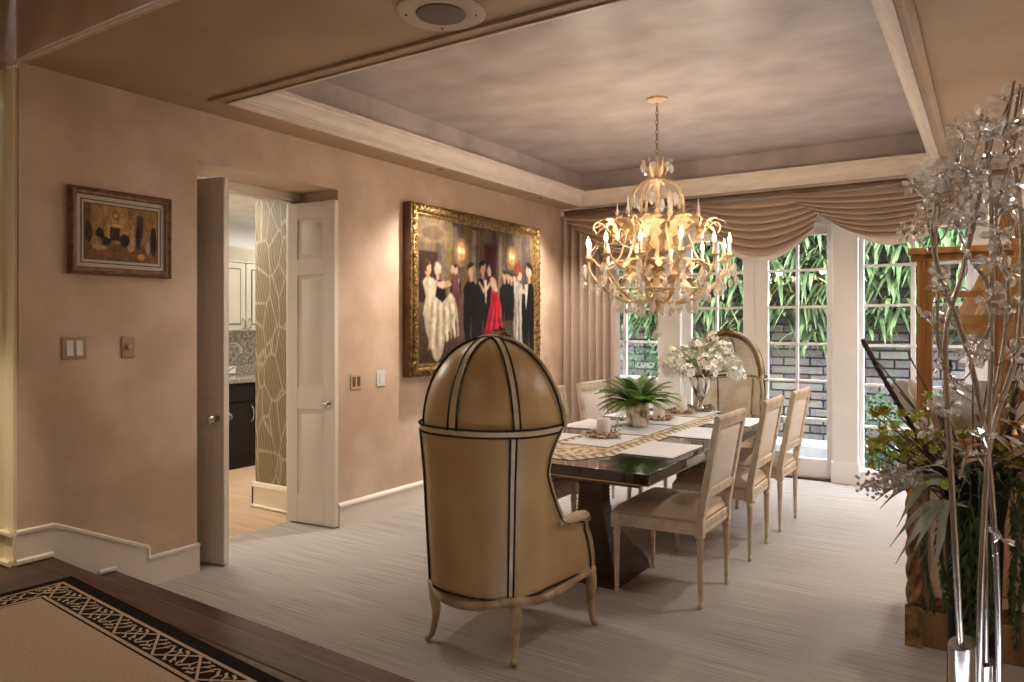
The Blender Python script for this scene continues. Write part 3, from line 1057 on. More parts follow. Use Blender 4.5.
m = frame_ring(MB(), [(0, 0.07), (0.0, 0.09), (0.012, 0.097), (0.02, 0.088), (0.03, 0.10), (0.055, 0.106), (0.072, 0.096), (0.078, 0.086), (0.088, 0.09), (0.10, 0.082), (0.115, 0.078)], Y0, Y1, Z0, Z1)
# carved scrolls
per = []
st = 0.062
n_ = int((Y1 - Y0 - .08) / st)
for i in range(n_ + 1):
    y = Y0 + 0.04 + (Y1 - Y0 - .08) * i / n_
    per += [(y, Z0 + 0.043, i), (y, Z1 - 0.043, i)]
n_ = int((Z1 - Z0 - .08) / st)
for i in range(1, n_):
    z = Z0 + 0.04 + (Z1 - Z0 - .08) * i / n_
    per += [(Y0 + 0.043, z, i), (Y1 - 0.043, z, i)]
for (y, z, i) in per:
    m.tube([(0.103, y + 0.022 * math.cos(a * .9 + i), z + 0.022 * math.sin(a * .9 + i) * (1 if i % 2 else -1)) for a in range(6)], [0.003, 0.006, 0.008, 0.008, 0.006, 0.003], 5)
    m.ball((0.106, y, z), 0.008, 6)
obj('gilt_frame', m, 'antique_gold', t)
cv = Canvas(0.080, -0.91, 0.91, 0.11, 1.325, 260, 175, 2)
BK = (0.018, 0.014, 0.014)
# hall behind the dancers
cv.rect(0, 1, 0, 1, (0.13, 0.085, 0.055))
for i in range(24):
    a = i / 24
    cv.rect(a, a + 1 / 24, 0.30, 1, (0.17 + 0.05 * math.sin(i * 1.7), 0.115 + 0.035 * math.sin(i * 1.7), 0.075 + 0.02 * math.sin(i * 2.1)))
for i in range(10):
    cv.rect(0, 1, 0.34 - 0.034 * (i + 1), 0.34 - 0.034 * i, (0.16 - 0.007 * i, 0.10 - 0.005 * i, 0.07 - 0.004 * i))
for (a, w, c) in ((0.41, 0.035, 0.34), (0.46, 0.018, 0.24), (0.645, 0.03, 0.34), (0.69, 0.018, 0.22), (0.26, 0.03, 0.22), (0.83, 0.03, 0.2), (0.16, 0.03, 0.2)):
    cv.rect(a, a + w, 0.32, 0.97, (c, c * 0.76, c * 0.54))
cv.rect(0, 0.25, 0.83, 1, (0.24, 0.17, 0.10))
cv.ell(0.1, 0.9, 0.08, 0.05, (0.16, 0.11, 0.07))
cv.rect(0.0, 0.14, 0.42, 0.77, (0.06, 0.03, 0.022))
cv.rect(0.51, 0.63, 0.50, 0.88, (0.12, 0.05, 0.04))
cv.rect(0.53, 0.615, 0.50, 0.86, (0.10, 0.018, 0.018))
for (a, b) in ((0.32, 0.79), (0.77, 0.80)):
    cv.ell(a, b, 0.055, 0.10, (0.34, 0.20, 0.10))
    cv.ell(a, b + .01, 0.036, 0.066, (0.58, 0.36, 0.18))
    cv.ell(a - .012, b + .02, 0.013, 0.024, (0.98, 0.80, 0.50))
    cv.ell(a + .014, b + .015, 0.012, 0.022, (0.98, 0.78, 0.48))
    cv.rect(a - .004, a + .004, b - .10, b - 0.01, (0.30, 0.18, 0.07))
SK = (0.62, 0.40, 0.27)


def man(a, hb, s, foot, face=1, hair=(0.03, 0.02, 0.015), shirt=True):
    w = 0.045 * s
    cv.poly([(a - w * 1.25, hb - 0.13 * s), (a - w * 0.5, hb - 0.075 * s), (a + w * 0.5, hb - 0.075 * s), (a + w * 1.3, hb - 0.14 * s), (a + w * 1.35, hb - 0.36 * s), (a + w * 1.1, foot + 0.1), (a + w * 0.8, foot), (a + w * 0.15, foot), (a, foot + 0.18 * s), (a - w * 0.3, foot), (a - w * 0.95, foot), (a - w * 1.15, foot + 0.1), (a - w * 1.3, hb - 0.36 * s)], BK)
    if shirt:
        cv.poly([(a + face * w * 0.15, hb - 0.08 * s), (a + face * w * 0.75, hb - 0.09 * s), (a + face * w * 0.55, hb - 0.26 * s)], (0.72, 0.66, 0.56))
    cv.ell(a, hb, 0.024 * s, 0.045 * s, SK)
    cv.rect(a - 0.010 * s, a + 0.010 * s, hb - 0.08 * s, hb - 0.03 * s, SK)
    cv.poly([(a - face * 0.026 * s, hb - 0.025 * s), (a - face * 0.030 * s, hb + 0.03 * s), (a, hb + 0.055 * s), (a + face * 0.024 * s, hb + 0.042 * s), (a + face * 0.012 * s, hb + 0.02 * s), (a - face * 0.012 * s, hb + 0.01 * s)], hair)


# far dancers
man(0.275, 0.665, 0.75, 0.36, 1)
cv.poly([(0.245, 0.62), (0.285, 0.64), (0.31, 0.52), (0.33, 0.36), (0.25, 0.36), (0.25, 0.52)], (0.17, 0.07, 0.07))
cv.ell(0.25, 0.665, 0.016, 0.03, SK)
for a in (0.70, 0.735, 0.765, 0.80):
    man(a, 0.655 - 0.012 * (a > .75), 0.8, 0.30, -1, shirt=False)
# left pair
man(0.135, 0.655, 1.0, 0.22, -1, (0.45, 0.42, 0.38))
dress = (0.66, 0.55, 0.41)
cv.poly([(0.03, 0.56), (0.06, 0.60), (0.11, 0.585), (0.125, 0.52), (0.115, 0.46), (0.17, 0.42), (0.235, 0.50), (0.27, 0.46), (0.285, 0.34), (0.25, 0.24), (0.2, 0.2), (0.17, 0.06), (0.13, 0.0), (0.10, 0.04), (0.06, 0.2), (0.03, 0.34), (0.055, 0.46)], dress)
for k in range(9):
    a = 0.06 + 0.022 * k
    cv.poly([(a + .03, 0.42), (a + .045, 0.42), (a + .02 + 0.006 * k, 0.10 + 0.012 * k), (a + 0.005 + .006 * k, 0.08 + .012 * k)], ((0.82, 0.72, 0.56) if k % 2 else (0.46, 0.36, 0.26)))
cv.poly([(0.12, 0.54), (0.13, 0.565), (0.23, 0.575), (0.245, 0.55), (0.17, 0.52)], SK)
cv.ell(0.062, 0.655, 0.026, 0.05, SK)
cv.poly([(0.03, 0.62), (0.03, 0.69), (0.06, 0.715), (0.085, 0.69), (0.06, 0.665), (0.055, 0.63)], (0.07, 0.035, 0.02))
cv.rect(0.055, 0.075, 0.58, 0.625, SK)
# tail-coated gentleman
man(0.40, 0.675, 1.1, 0.13, 1, shirt=False)
# centre pair
man(0.50, 0.70, 1.1, 0.13, 1)
red = (0.52, 0.022, 0.05)
cv.poly([(0.575, 0.55), (0.60, 0.53), (0.635, 0.53), (0.64, 0.48), (0.635, 0.43), (0.66, 0.30), (0.70, 0.16), (0.68, 0.115), (0.57, 0.10), (0.50, 0.12), (0.53, 0.28), (0.565, 0.42)], red)
for k in range(6):
    a = 0.56 + 0.016 * k
    cv.poly([(a + .015, 0.40), (a + .024, 0.40), (a - 0.02 + 0.014 * k, 0.13), (a - 0.035 + 0.014 * k, 0.13)], ((0.72, 0.05, 0.09) if k % 2 else (0.30, 0.012, 0.03)))
cv.poly([(0.565, 0.62), (0.585, 0.635), (0.615, 0.615), (0.64, 0.53), (0.60, 0.525), (0.575, 0.55)], (0.74, 0.53, 0.40))
cv.poly([(0.57, 0.60), (0.575, 0.575), (0.51, 0.50), (0.46, 0.575), (0.47, 0.59), (0.515, 0.535)], (0.74, 0.53, 0.40))
cv.poly([(0.60, 0.44), (0.655, 0.47), (0.67, 0.40), (0.63, 0.36)], (0.62, 0.03, 0.07))
cv.ell(0.563, 0.68, 0.022, 0.046, (0.74, 0.53, 0.40))
cv.poly([(0.555, 0.72), (0.58, 0.735), (0.605, 0.70), (0.595, 0.64), (0.575, 0.64), (0.575, 0.69)], (0.05, 0.025, 0.018))
# right pair
gr = (0.50, 0.45, 0.40)
cv.poly([(0.79, 0.60), (0.83, 0.625), (0.875, 0.60), (0.885, 0.52), (0.875, 0.44), (0.90, 0.25), (0.89, 0.09), (0.80, 0.08), (0.785, 0.3), (0.80, 0.45)], gr)
for k in range(5):
    a = 0.80 + 0.018 * k
    cv.poly([(a, 0.48), (a + .010, 0.48), (a + .014, 0.10), (a, 0.10)], ((0.66, 0.61, 0.55) if k % 2 else (0.33, 0.28, 0.24)))
cv.ell(0.845, 0.675, 0.024, 0.05, (0.66, 0.45, 0.32))
cv.ell(0.832, 0.715, 0.04, 0.055, (0.28, 0.06, 0.03))
cv.ell(0.855, 0.665, 0.016, 0.035, (0.66, 0.45, 0.32))
man(0.945, 0.715, 1.3, 0.03, -1)
cv.ell(0.89, 0.545, 0.028, 0.02, SK)
o = cv.build('canvas', t, 0.66)
o['label'] = 'canvas showing couples dancing, the middle woman in a red gown'

t = thing('framed_print', 'small framed print of figures in a parlour in a beaded brown frame', 'picture', (XL, 2.235, 1.755))
Y0, Y1, Z0, Z1 = -0.29, 0.275, 0.0, 0.46
m = frame_ring(MB(), [(0, 0), (0, 0.03), (0.006, 0.038), (0.016, 0.040), (0.022, 0.032), (0.034, 0.030), (0.040, 0.022)], Y0, Y1, Z0, Z1)
for i in range(46):
    y = Y0 + 0.01 + (Y1 - Y0 - 0.02) * i / 45
    m.ball((0.037, y, Z0 + 0.010), 0.006, 6).ball((0.037, y, Z1 - 0.010), 0.006, 6)
for i in range(1, 38):
    z = Z0 + 0.01 + (Z1 - Z0 - 0.02) * i / 38
    m.ball((0.037, Y0 + 0.010, z), 0.006, 6).ball((0.037, Y1 - 0.010, z), 0.006, 6)
obj('frame', m, 'small_frame_wood', t)
m = MB().box(0.0, 0.016, Y0 + 0.036, Y1 - 0.036, Z0 + 0.036, Z1 - 0.036, 0)
m = frame_ring(m, [(0.060, 0.0165), (0.060, 0.0175), (0.065, 0.0175), (0.065, 0.0165)], Y0, Y1, Z0, Z1, 1)
obj('mat_board', m, ['mat_board', 'black_line'], t, smooth=0)
obj('inner_edge', MB().box(0.010, 0.0172, Y0 + 0.076, Y1 - 0.076, Z0 + 0.079, Z1 - 0.079), 'frame_brown', t)
cv = Canvas(0.0176, Y0 + 0.082, Y1 - 0.082, Z0 + 0.085, Z1 - 0.085, 120, 86, 2)
cv.rect(0, 1, 0, 1, (0.30, 0.19, 0.09))
cv.rect(0, 1, 0, 0.30, (0.20, 0.115, 0.06))
for i in range(8):
    cv.ell(0.1 + 0.11 * i, 0.12 + 0.03 * math.sin(i * 2), 0.07, 0.05, (0.25 + 0.05 * math.sin(i), 0.13, 0.07))
cv.rect(0.0, 0.07, 0.3, 1, (0.18, 0.11, 0.06))
cv.rect(0.26, 0.58, 0.33, 1.0, (0.42, 0.27, 0.12))
cv.rect(0.31, 0.33, 0.33, 0.66, (0.5, 0.36, 0.18))
cv.rect(0.33, 0.47, 0.36, 0.62, (0.09, 0.055, 0.035))
cv.rect(0.30, 0.50, 0.62, 0.66, (0.52, 0.38, 0.2))
cv.ell(0.405, 0.83, 0.048, 0.075, (0.15, 0.085, 0.045))
cv.ell(0.405, 0.83, 0.032, 0.05, (0.48, 0.34, 0.17))
cv.rect(0.70, 0.79, 0.45, 0.88, (0.085, 0.07, 0.06))
cv.ell(0.90, 0.82, 0.05, 0.08, (0.24, 0.15, 0.08))
for (a, b, ra, rb, c) in ((0.05, 0.5, 0.05, 0.2, (0.08, 0.05, 0.04)), (0.20, 0.42, 0.06, 0.17, (0.05, 0.035, 0.03)), (0.26, 0.34, 0.09, 0.08, (0.05, 0.045, 0.045)), (0.15, 0.31, 0.07, 0.11, (0.34, 0.23, 0.14)), (0.20, 0.22, 0.10, 0.05, (0.42, 0.30, 0.19)),
                          (0.53, 0.38, 0.07, 0.12, (0.045, 0.035, 0.03)), (0.64, 0.40, 0.035, 0.22, (0.48, 0.34, 0.22)), (0.61, 0.25, 0.045, 0.08, (0.46, 0.31, 0.2)), (0.655, 0.66, 0.015, 0.03, (0.5, 0.33, 0.2)), (0.72, 0.42, 0.04, 0.2, (0.05, 0.05, 0.055)),
                          (0.84, 0.40, 0.045, 0.18, (0.30, 0.2, 0.13)), (0.86, 0.28, 0.03, 0.14, (0.44, 0.32, 0.22)), (0.94, 0.42, 0.05, 0.3, (0.055, 0.04, 0.035)), (0.95, 0.72, 0.016, 0.035, (0.4, 0.26, 0.16)), (0.76, 0.10, 0.05, 0.06, (0.55, 0.33, 0.13)), (0.22, 0.6, 0.016, 0.035, (0.4, 0.26, 0.16))):
    cv.ell(a, b, ra, rb, c)
cv.build('picture', t, 1.35)


# ------------------------------------------------------------------ switches, speaker, small ceiling lamps
def plate(name, label, cat, y, z, w, h, mts, build):
    t = thing(name, label, cat, (XL, y, z))
    obj('cover_plate', MB().box(0, 0.008, -w / 2, w / 2, -h / 2, h / 2), mts, t, bevel=0.004)
    build(t)
    return t


def rockers(t, m='switch_white', z=0.040):
    for y in (-0.024, 0.024):
        obj('rocker', MB().prism([(-z, 0.008), (z, 0.008), (z, 0.010), (-z, 0.016)], 'y', y - 0.016, y + 0.016).xf(Matrix(((0, 0, 1, 0), (0, 1, 0, 0), (1, 0, 0, 0), (0, 0, 0, 1)))), m, t)


plate('light_switch', 'bronze switch plate with two white rockers below the small framed print', 'light switch', 1.979, 1.365, 0.126, 0.118, 'plate_bronze', rockers)
plate('dimmer', 'tan dimmer plate with a round knob beside the two-rocker switch', 'dimmer', 2.266, 1.365, 0.074, 0.118, 'plate_bronze',
      lambda t: obj('knob', MB().lathe([(0.018, 0.008), (0.017, 0.03), (0.010, 0.033)], n=14).xf(Matrix(((0, 0, 1, 0), (0, 1, 0, 0), (-1, 0, 0, 0), (0, 0, 0, 1)))), 'plate_tan', t))


def slots(t):
    for y in (-0.024, 0.024):
        obj('socket', MB().box(0.006, 0.011, y - .014, y + .014, -0.036, 0.036), 'plate_slot', t)


plate('wall_control', 'tan wall plate with two brown rockers between the doors and the painting', 'light switch', 4.02, 1.06, 0.114, 0.116, 'plate_tan', slots)
plate('thermostat', 'white rectangular wall control left of the large painting', 'thermostat', 4.29, 1.07, 0.10, 0.125, 'switch_white',
      lambda t: obj('slider', MB().box(0.006, 0.013, -0.02, 0.02, -0.035, 0.035), 'switch_white', t, bevel=0.003))
plate('outlet', 'small pale outlet plate beside the curtain', 'outlet', 6.886, 1.10, 0.09, 0.115, 'plate_tan',
      lambda t: obj('socket', MB().box(0.006, 0.011, -0.02, 0.02, -0.035, 0.035), 'plate_tan', t))

t = thing('ceiling_speaker', 'round ceiling speaker with a dark grille set in the brown ceiling', 'speaker', (-1.91, 2.40, ZC))
obj('trim_ring', MB().lathe([(0.185, 0.0), (0.185, -0.008), (0.172, -0.013), (0.105, -0.010), (0.105, 0.0)], n=40), 'speaker_ring', t)
obj('grille', MB().lathe([(0.105, -0.006), (0.10, -0.016), (0.05, -0.02), (0.002, -0.021)], n=40), 'speaker_grille', t)
for a in (0.6, 2.2, 3.7, 5.3):
    obj('screw', MB().ball((0.145 * math.cos(a), 0.145 * math.sin(a), -0.012), 0.006, 6), 'plate_slot', t)
for (x, y, lab) in ((-3.83, 4.80, 'tiny recessed ceiling lamp above the left end of the large painting'), (-3.84, 6.43, 'tiny recessed ceiling lamp above the right end of the large painting')):
    t = thing('recessed_lamp', lab, 'ceiling light', (x, y, ZC))
    obj('ring', MB().lathe([(0.038, 0.0), (0.038, -0.005), (0.026, -0.008), (0.022, -0.002)], n=20), 'chrome', t)
    obj('lens', MB().lathe([(0.022, -0.001), (0.015, -0.004), (0.002, -0.005)], n=16), 'plate_slot', t)
    lamp('SPOT', 'recessed_and_fill_light', (x + 0.38, y, ZC - 0.03), 110, (1.0, 0.91, 0.81), (0, math.radians(14), 0), spot_size=math.radians(105), spot_blend=0.9, shadow_soft_size=0.03)
lamp('SPOT', 'recessed_and_fill_light', (-3.25, 3.15, ZC - 0.03), 28, (1.0, 0.91, 0.81), (0, math.radians(-4), 0), spot_size=math.radians(120), spot_blend=0.9, shadow_soft_size=0.03)  # spot placed to light the wall by the doors, no fixture

# ------------------------------------------------------------------ rug on the hall floor
t = thing('rug', 'beige rug with a black and cream scroll border on the dark hall floor', 'rug', (-3.593, 1.76, HZ), math.atan2(1.618 - 1.76, -1.948 + 3.593))
LX, LY = 4.2, 3.0


def rr(i0, i1, z0, z1, mname, nm):
    m = MB()
    m.box(i0, LX - i0, -i1, -i0, z0, z1).box(i0, i1, -LY, -i1, z0, z1).box(LX - i1, LX - i0, -LY, -i1, z0, z1)
    obj(nm, m, mname, t)


rr(0, 0.055, 0, 0.010, 'rug_black', 'border_band')
rr(0.055, 0.068, 0, 0.011, 'rug_cream', 'border_line')
rr(0.068, 0.176, 0, 0.0105, 'rug_black', 'border_band')
rr(0.176, 0.190, 0, 0.011, 'rug_cream', 'border_line')
rr(0.190, 0.200, 0, 0.0105, 'rug_black', 'border_band')
obj('field', MB().box(0.200, LX - 0.200, -LY, -0.200, 0, 0.011), 'rug_beige', t)
m = MB()


def ribbon(m, pts, w, z):
    P = [Vector((p[0], p[1], 0)) for p in pts]
    vs = []
    for i, p in enumerate(P):
        tt = (P[min(i + 1, len(P) - 1)] - P[max(i - 1, 0)]).normalized()
        nn = Vector((-tt.y, tt.x, 0)) * w / 2 * (0.6 if i in (0, len(P) - 1) else 1)
        vs += [(p.x + nn.x, p.y + nn.y, z), (p.x - nn.x, p.y - nn.y, z)]
    m.add(vs, [(2 * i, 2 * i + 1, 2 * i + 3, 2 * i + 2) for i in range(len(P) - 1)])


def border_run(T, length):
    """zig-zag bars with leafy scrolls in a strip 0.108 deep; T maps (along, across) to the rug"""
    cell = 0.15
    c0, c1 = 0.072, 0.172
    n = int(length / cell)
    for i in range(n):
        a0 = 0.07 + i * cell
        up = i % 2
        f = lambda k: (a0 + cell * k, (c1 - (c1 - c0) * k) if up else (c0 + (c1 - c0) * k))
        ribbon(m, [T(*f(0)), T(*f(1))], 0.017, 0.0122)
        for sd in (-1, 1):
            for q in range(4):
                k = 0.16 + 0.22 * q
                a_, b_ = f(k)
                top = c1 if sd > 0 else c0
                room = abs(top - b_) - 0.012
                if room < 0.018:
                    continue
                room = min(room, 0.075)
                w = 0.010
                sl = (1 if up else -1) * sd * 0.022
                ribbon(m, [T(a_ - sl * .4, b_ + sd * 0.014), T(a_ + w * .6, b_ + sd * (0.014 + room * .35)), T(a_ - w * .5 + sl * .6, b_ + sd * (0.014 + room * .65)), T(a_ + sl, b_ + sd * room)], 0.0115, 0.0120)
                if room > 0.045:
                    ribbon(m, [T(a_ + sl * .1 + 0.004, b_ + sd * room * .5), T(a_ + 0.022, b_ + sd * room * .72)], 0.009, 0.0121)


border_run(lambda a, b: (a, -b), LX - 0.3)
border_run(lambda a, b: (b, -a), LY - 0.2)
obj('scroll_border', m, 'rug_cream', t, smooth=0)

# ------------------------------------------------------------------ dining table
TXC = -1.99
t = thing('dining_table', 'long dark espresso dining table on two ribbed flared pedestals', 'table', (TXC, 4.72, 0))
hw, hl = 0.61, 1.38
obj('tabletop', MB().box(-hw, hw, -hl, hl, 0.705, 0.76), 'espresso', t, bevel=0.006)
obj('gold_edge', MB().box(-hw + 0.008, hw - 0.008, -hl + 0.008, hl - 0.008, 0.699, 0.7055), 'gold_line', t)
obj('apron', MB().box(-hw + 0.10, hw - 0.10, -hl + 0.12, hl - 0.12, 0.66, 0.70), 'espresso_rib', t)
for sg in (-1, 1):
    m = MB()
    N = 34
    for i in range(N):
        z0, z1 = 0.66 * i / N, 0.66 * (i + 1) / N
        z = 0.5 * (z0 + z1)
        inner = interp([(0, 0.46), (0.05, 0.475), (0.12, 0.55), (0.2, 0.66), (0.3, 0.755), (0.4, 0.81), (0.47, 0.825), (0.55, 0.815), (0.62, 0.79), (0.66, 0.77)], z)
        outer = interp([(0, 0.95), (0.08, 0.945), (0.3, 0.925), (0.5, 0.92), (0.66, 0.93)], z)
        wx = interp([(0, 0.18), (0.1, 0.165), (0.25, 0.12), (0.42, 0.085), (0.55, 0.075), (0.66, 0.09)], z)
        ya, yb = sorted((sg * inner, sg * outer))
        e = 0.006
        h = z1 - z0
        m.box(0.06 - wx, 0.06 + wx, ya, yb, z0, z0 + h * 0.68)
        m.box(0.06 - wx + e, 0.06 + wx - e, ya + e, yb - e, z0 + h * 0.68, z1)
    obj('pedestal', m, 'espresso_rib', t, smooth=0)

TZ = 0.76
t = thing('table_runner', 'patterned cream and gold table runner lying along the dark table', 'table runner', (TXC - 0.005, 4.72, TZ))


def octo(x, y0, y1, c):
    return [(-x + c, y0), (x - c, y0), (x, y0 + c * 1.9), (x, y1 - c * 1.9), (x - c, y1), (-x + c, y1), (-x, y1 - c * 1.9), (-x, y0 + c * 1.9)]


obj('edging', MB().prism(octo(0.255, -1.25, 1.25, 0.13), 'z', 0, 0.0022), 'mat_edge', t)
obj('border', MB().prism(octo(0.250, -1.245, 1.245, 0.13), 'z', 0, 0.0032), 'runner_border', t)
obj('inner_line', MB().prism(octo(0.175, -1.165, 1.165, 0.10), 'z', 0, 0.0036), 'plate_slot', t)
obj('center_panel', MB().prism(octo(0.166, -1.157, 1.157, 0.10), 'z', 0, 0.0042), 'runner_pattern', t)

for (x, y, w, l, z, lab, g) in (
        (-1.60, 4.06, 0.325, 0.50, 0, 'white placemat in front of the nearest right-hand chair', None), (-1.60, 4.83, 0.325, 0.50, 0, 'white placemat in front of the middle right-hand chair', None), (-1.60, 5.56, 0.325, 0.50, 0, 'white placemat in front of the farthest right-hand chair', None),
        (-2.42, 4.06, 0.325, 0.50, 0, 'white placemat on the left edge of the table near the hooded leather chair', None), (-2.42, 4.83, 0.325, 0.50, 0, 'white placemat on the left edge of the table behind the fern', None), (-2.42, 5.56, 0.325, 0.50, 0, 'white placemat on the left edge of the table at the curtain end', None),
        (-2.03, 4.18, 0.30, 0.50, 1, 'white square panel on the runner under the nearest candle', None), (-2.03, 4.74, 0.30, 0.50, 1, 'white square panel on the runner under the potted fern', None), (-2.03, 5.30, 0.30, 0.50, 1, 'white square panel on the runner under the middle candle', None), (-2.03, 5.86, 0.30, 0.46, 1, 'white square panel on the runner under the farthest candle', None)):
    z0 = TZ + (0.0042 if z else 0)
    t = thing('placemat', lab, 'placemat', (x, y, z0), 0, 'white placemats on the table')
    obj('mat_surface', MB().box(-w / 2, w / 2, -l / 2, l / 2, 0.002, 0.006), 'placemat', t)
    obj('mat_backing', MB().box(-w / 2 - .002, w / 2 + .002, -l / 2 - .002, l / 2 + .002, 0, 0.0021), 'mat_edge', t)


def wreath(name, label, x, y, z, r=0.085, seed=1):
    rnd = random.Random(seed)
    t = thing(name, label, 'wreath', (x, y, z), 0, 'dried wreaths round the candles')
    m = MB()
    for i in range(46):
        a = rnd.uniform(0, 2 * PI)
        rr_ = r + rnd.gauss(0, 0.014)
        m.ball((rr_ * math.cos(a), rr_ * math.sin(a), abs(rnd.gauss(0.018, 0.01)) + 0.008), rnd.uniform(0.009, 0.016), 6, 0 if rnd.random() < 0.6 else 1, sz=0.8)
    for i in range(60):
        a = rnd.uniform(0, 2 * PI)
        d = (math.cos(a + rnd.uniform(-1.2, 1.2)), math.sin(a + rnd.uniform(-1.2, 1.2)), rnd.uniform(-.1, .6))
        m.blade((r * math.cos(a), r * math.sin(a), 0.02), d, rnd.uniform(.03, .06), 0.016, 0.4, 3, 0 if rnd.random() < 0.55 else 1)
    m.tube([(r * math.cos(2 * PI * i / 20), r * math.sin(2 * PI * i / 20), 0.012) for i in range(20)], 0.011, 6, closed=True)
    obj('dried_leaves', m, ['wreath_dry', 'wreath_pale'], t)
    return t


def candle(label, x, y, z, r, h):
    t = thing('pillar_candle', label, 'candle', (x, y, z), 0, 'white pillar candles on the table')
    obj('wax', MB().lathe([(r * .96, 0), (r, 0.004), (r, h - 0.004), (r * .93, h), (r * .8, h - 0.004), (0.004, h - 0.012)], n=24), 'candle_wax', t)
    obj('wick', MB().tube([(0, 0, h - 0.012), (0.002, 0, h + 0.006)], 0.0012, 5), 'black_line', t)


ZP = TZ + 0.0102
for (x, y, lab1, lab2, h, sd) in ((-2.075, 4.27, 'white pillar candle nearest the hooded leather chair', 'dried wreath around the nearest candle', 0.118, 1), (-2.11, 5.30, 'white pillar candle standing just behind the fern pot', 'dried wreath around the candle behind the fern pot', 0.115, 2),
                                  (-2.10, 5.76, 'white pillar candle nearest the silver flower vase', 'dried wreath around the candle by the silver vase', 0.13, 3)):
    candle(lab1, x, y, ZP, 0.044, h)
    wreath('wreath', lab2, x, y, ZP, 0.088, sd)
wreath('wreath', 'dried wreath around the foot of the silver flower vase', -2.03, 6.03, TZ + 0.0102, 0.085, 4)


# potted fern
def frond(L, seed, w0=0.05):
    rnd = random.Random(seed)
    m = MB()
    up = rnd.uniform(0.5, 1.25)
    pts = []
    for i in range(19):
        k = i / 18
        pts.append(Vector((L * k * math.cos(up * 0.6) * 0.95, 0, L * (math.sin(up) * k - 0.95 * k * k * (0.45 + 0.35 * (1.3 - up))))))
    m.tube(pts[::3], 0.0022, 4)
    for i in range(2, 19):
        k = i / 18
        w = w0 * math.sin(PI * (0.15 + 0.85 * k)) ** 0.8 + 0.006
        tt = (pts[min(i + 1, 18)] - pts[i - 1]).normalized()
        for s in (-1, 1):
            m.blade(pts[i], (tt.x * 0.55, s, tt.z * 0.55 + 0.12), w, 0.0135, 0.25, 2)
    return m


t = thing('potted_fern', 'green fern in a mottled mercury glass pot on the table', 'potted plant', (-2.095, 4.86, ZP))
obj('pot', MB().lathe([(0.072, 0), (0.078, 0.004), (0.080, 0.10), (0.080, 0.176), (0.074, 0.178), (0.072, 0.15), (0.005, 0.14)], n=28), 'mercury_glass', t)
fd = [frond(0.30, s).data('frond', 'fern_green', 0) for s in range(7)]
rnd = random.Random(11)
for i in range(84):
    a = 2 * PI * i / 84 * 5.02 + rnd.uniform(-.2, .2)
    tl = -rnd.uniform(-0.42, 0.62)
    obj('frond', fd[i % 7], 'fern_green', t, loc=(0.03 * math.cos(a), 0.03 * math.sin(a), 0.15), rot=(0, tl * 0.75, a), scale=rnd.uniform(0.75, 1.15))

# silver vase with white flowers
t = thing('flower_vase', 'silver goblet vase holding white blossoms at the far end of the table', 'vase', (-2.03, 6.03, ZP))
obj('vase_body', MB().lathe([(0.050, 0), (0.052, 0.006), (0.030, 0.02), (0.015, 0.05), (0.014, 0.08), (0.028, 0.10), (0.055, 0.14), (0.075, 0.20), (0.088, 0.285), (0.084, 0.285), (0.07, 0.2), (0.004, 0.16)], n=26), 'silver', t)
t = thing('white_blossoms', 'spreading bunch of white blossoms and pale fern leaves in the silver vase', 'flowers', (-2.03, 6.03, ZP + 0.20))


def blossom(r=0.03):
    m = MB()
    for k in range(5):
        a = 2 * PI * k / 5
        m.blade((0, 0, 0), (math.cos(a), math.sin(a), 0.45), r * 1.3, r * 1.1, 0.35, 3)
    m.ball((0, 0, 0.006), 0.005, 6, 1)
    return m


clus = []
for sd in range(3):
    rnd = random.Random(20 + sd)
    cm = MB()
    for k in range(11):
        v = Vector((rnd.gauss(0, 1), rnd.gauss(0, 1), rnd.gauss(0.3, 1))).normalized()
        M = Matrix.Translation(v * rnd.uniform(.03, .06)) @ v.to_track_quat('Z', 'X').to_matrix().to_4x4()
        cm.merge(blossom(rnd.uniform(.022, .032)), M)
    clus.append(cm.data('blossom_cluster', ['petal_white', 'pistil_yellow'], 0))
rnd = random.Random(31)
hd = []
for i in range(42):
    a = rnd.uniform(0, 2 * PI)
    r = 0.06 + 0.27 * math.sqrt(rnd.random())
    z = 0.11 + 0.34 * (1 - (r / 0.33) ** 2) * rnd.uniform(0.4, 1.0) + rnd.uniform(-.04, .06)
    hd.append((r * math.cos(a), r * math.sin(a), z))
sm = MB()
for i, p in enumerate(hd):
    obj('blossom_cluster', clus[i % 3], ['petal_white'], t, loc=p, rot=(0, 0, i * 1.3), scale=rnd.uniform(0.85, 1.25))
    sm.tube(bez([(0, 0, -0.03), (p[0] * .35, p[1] * .35, p[2] * .7), p], 4), 0.0025, 5)
obj('stems', sm, 'stem_brown', t)
pf = [frond(0.27, 50 + s, 0.04).data('fern_leaf', 'leaf_pale', 0) for s in range(3)]
for i in range(26):
    a = 2 * PI * i / 26 + rnd.uniform(-.2, .2)
    obj('fern_leaf', pf[i % 3], 'leaf_pale', t, loc=(0.06 * math.cos(a), 0.06 * math.sin(a), 0.16), rot=(0, rnd.uniform(-.5, .15), a), scale=rnd.uniform(0.8, 1.25))


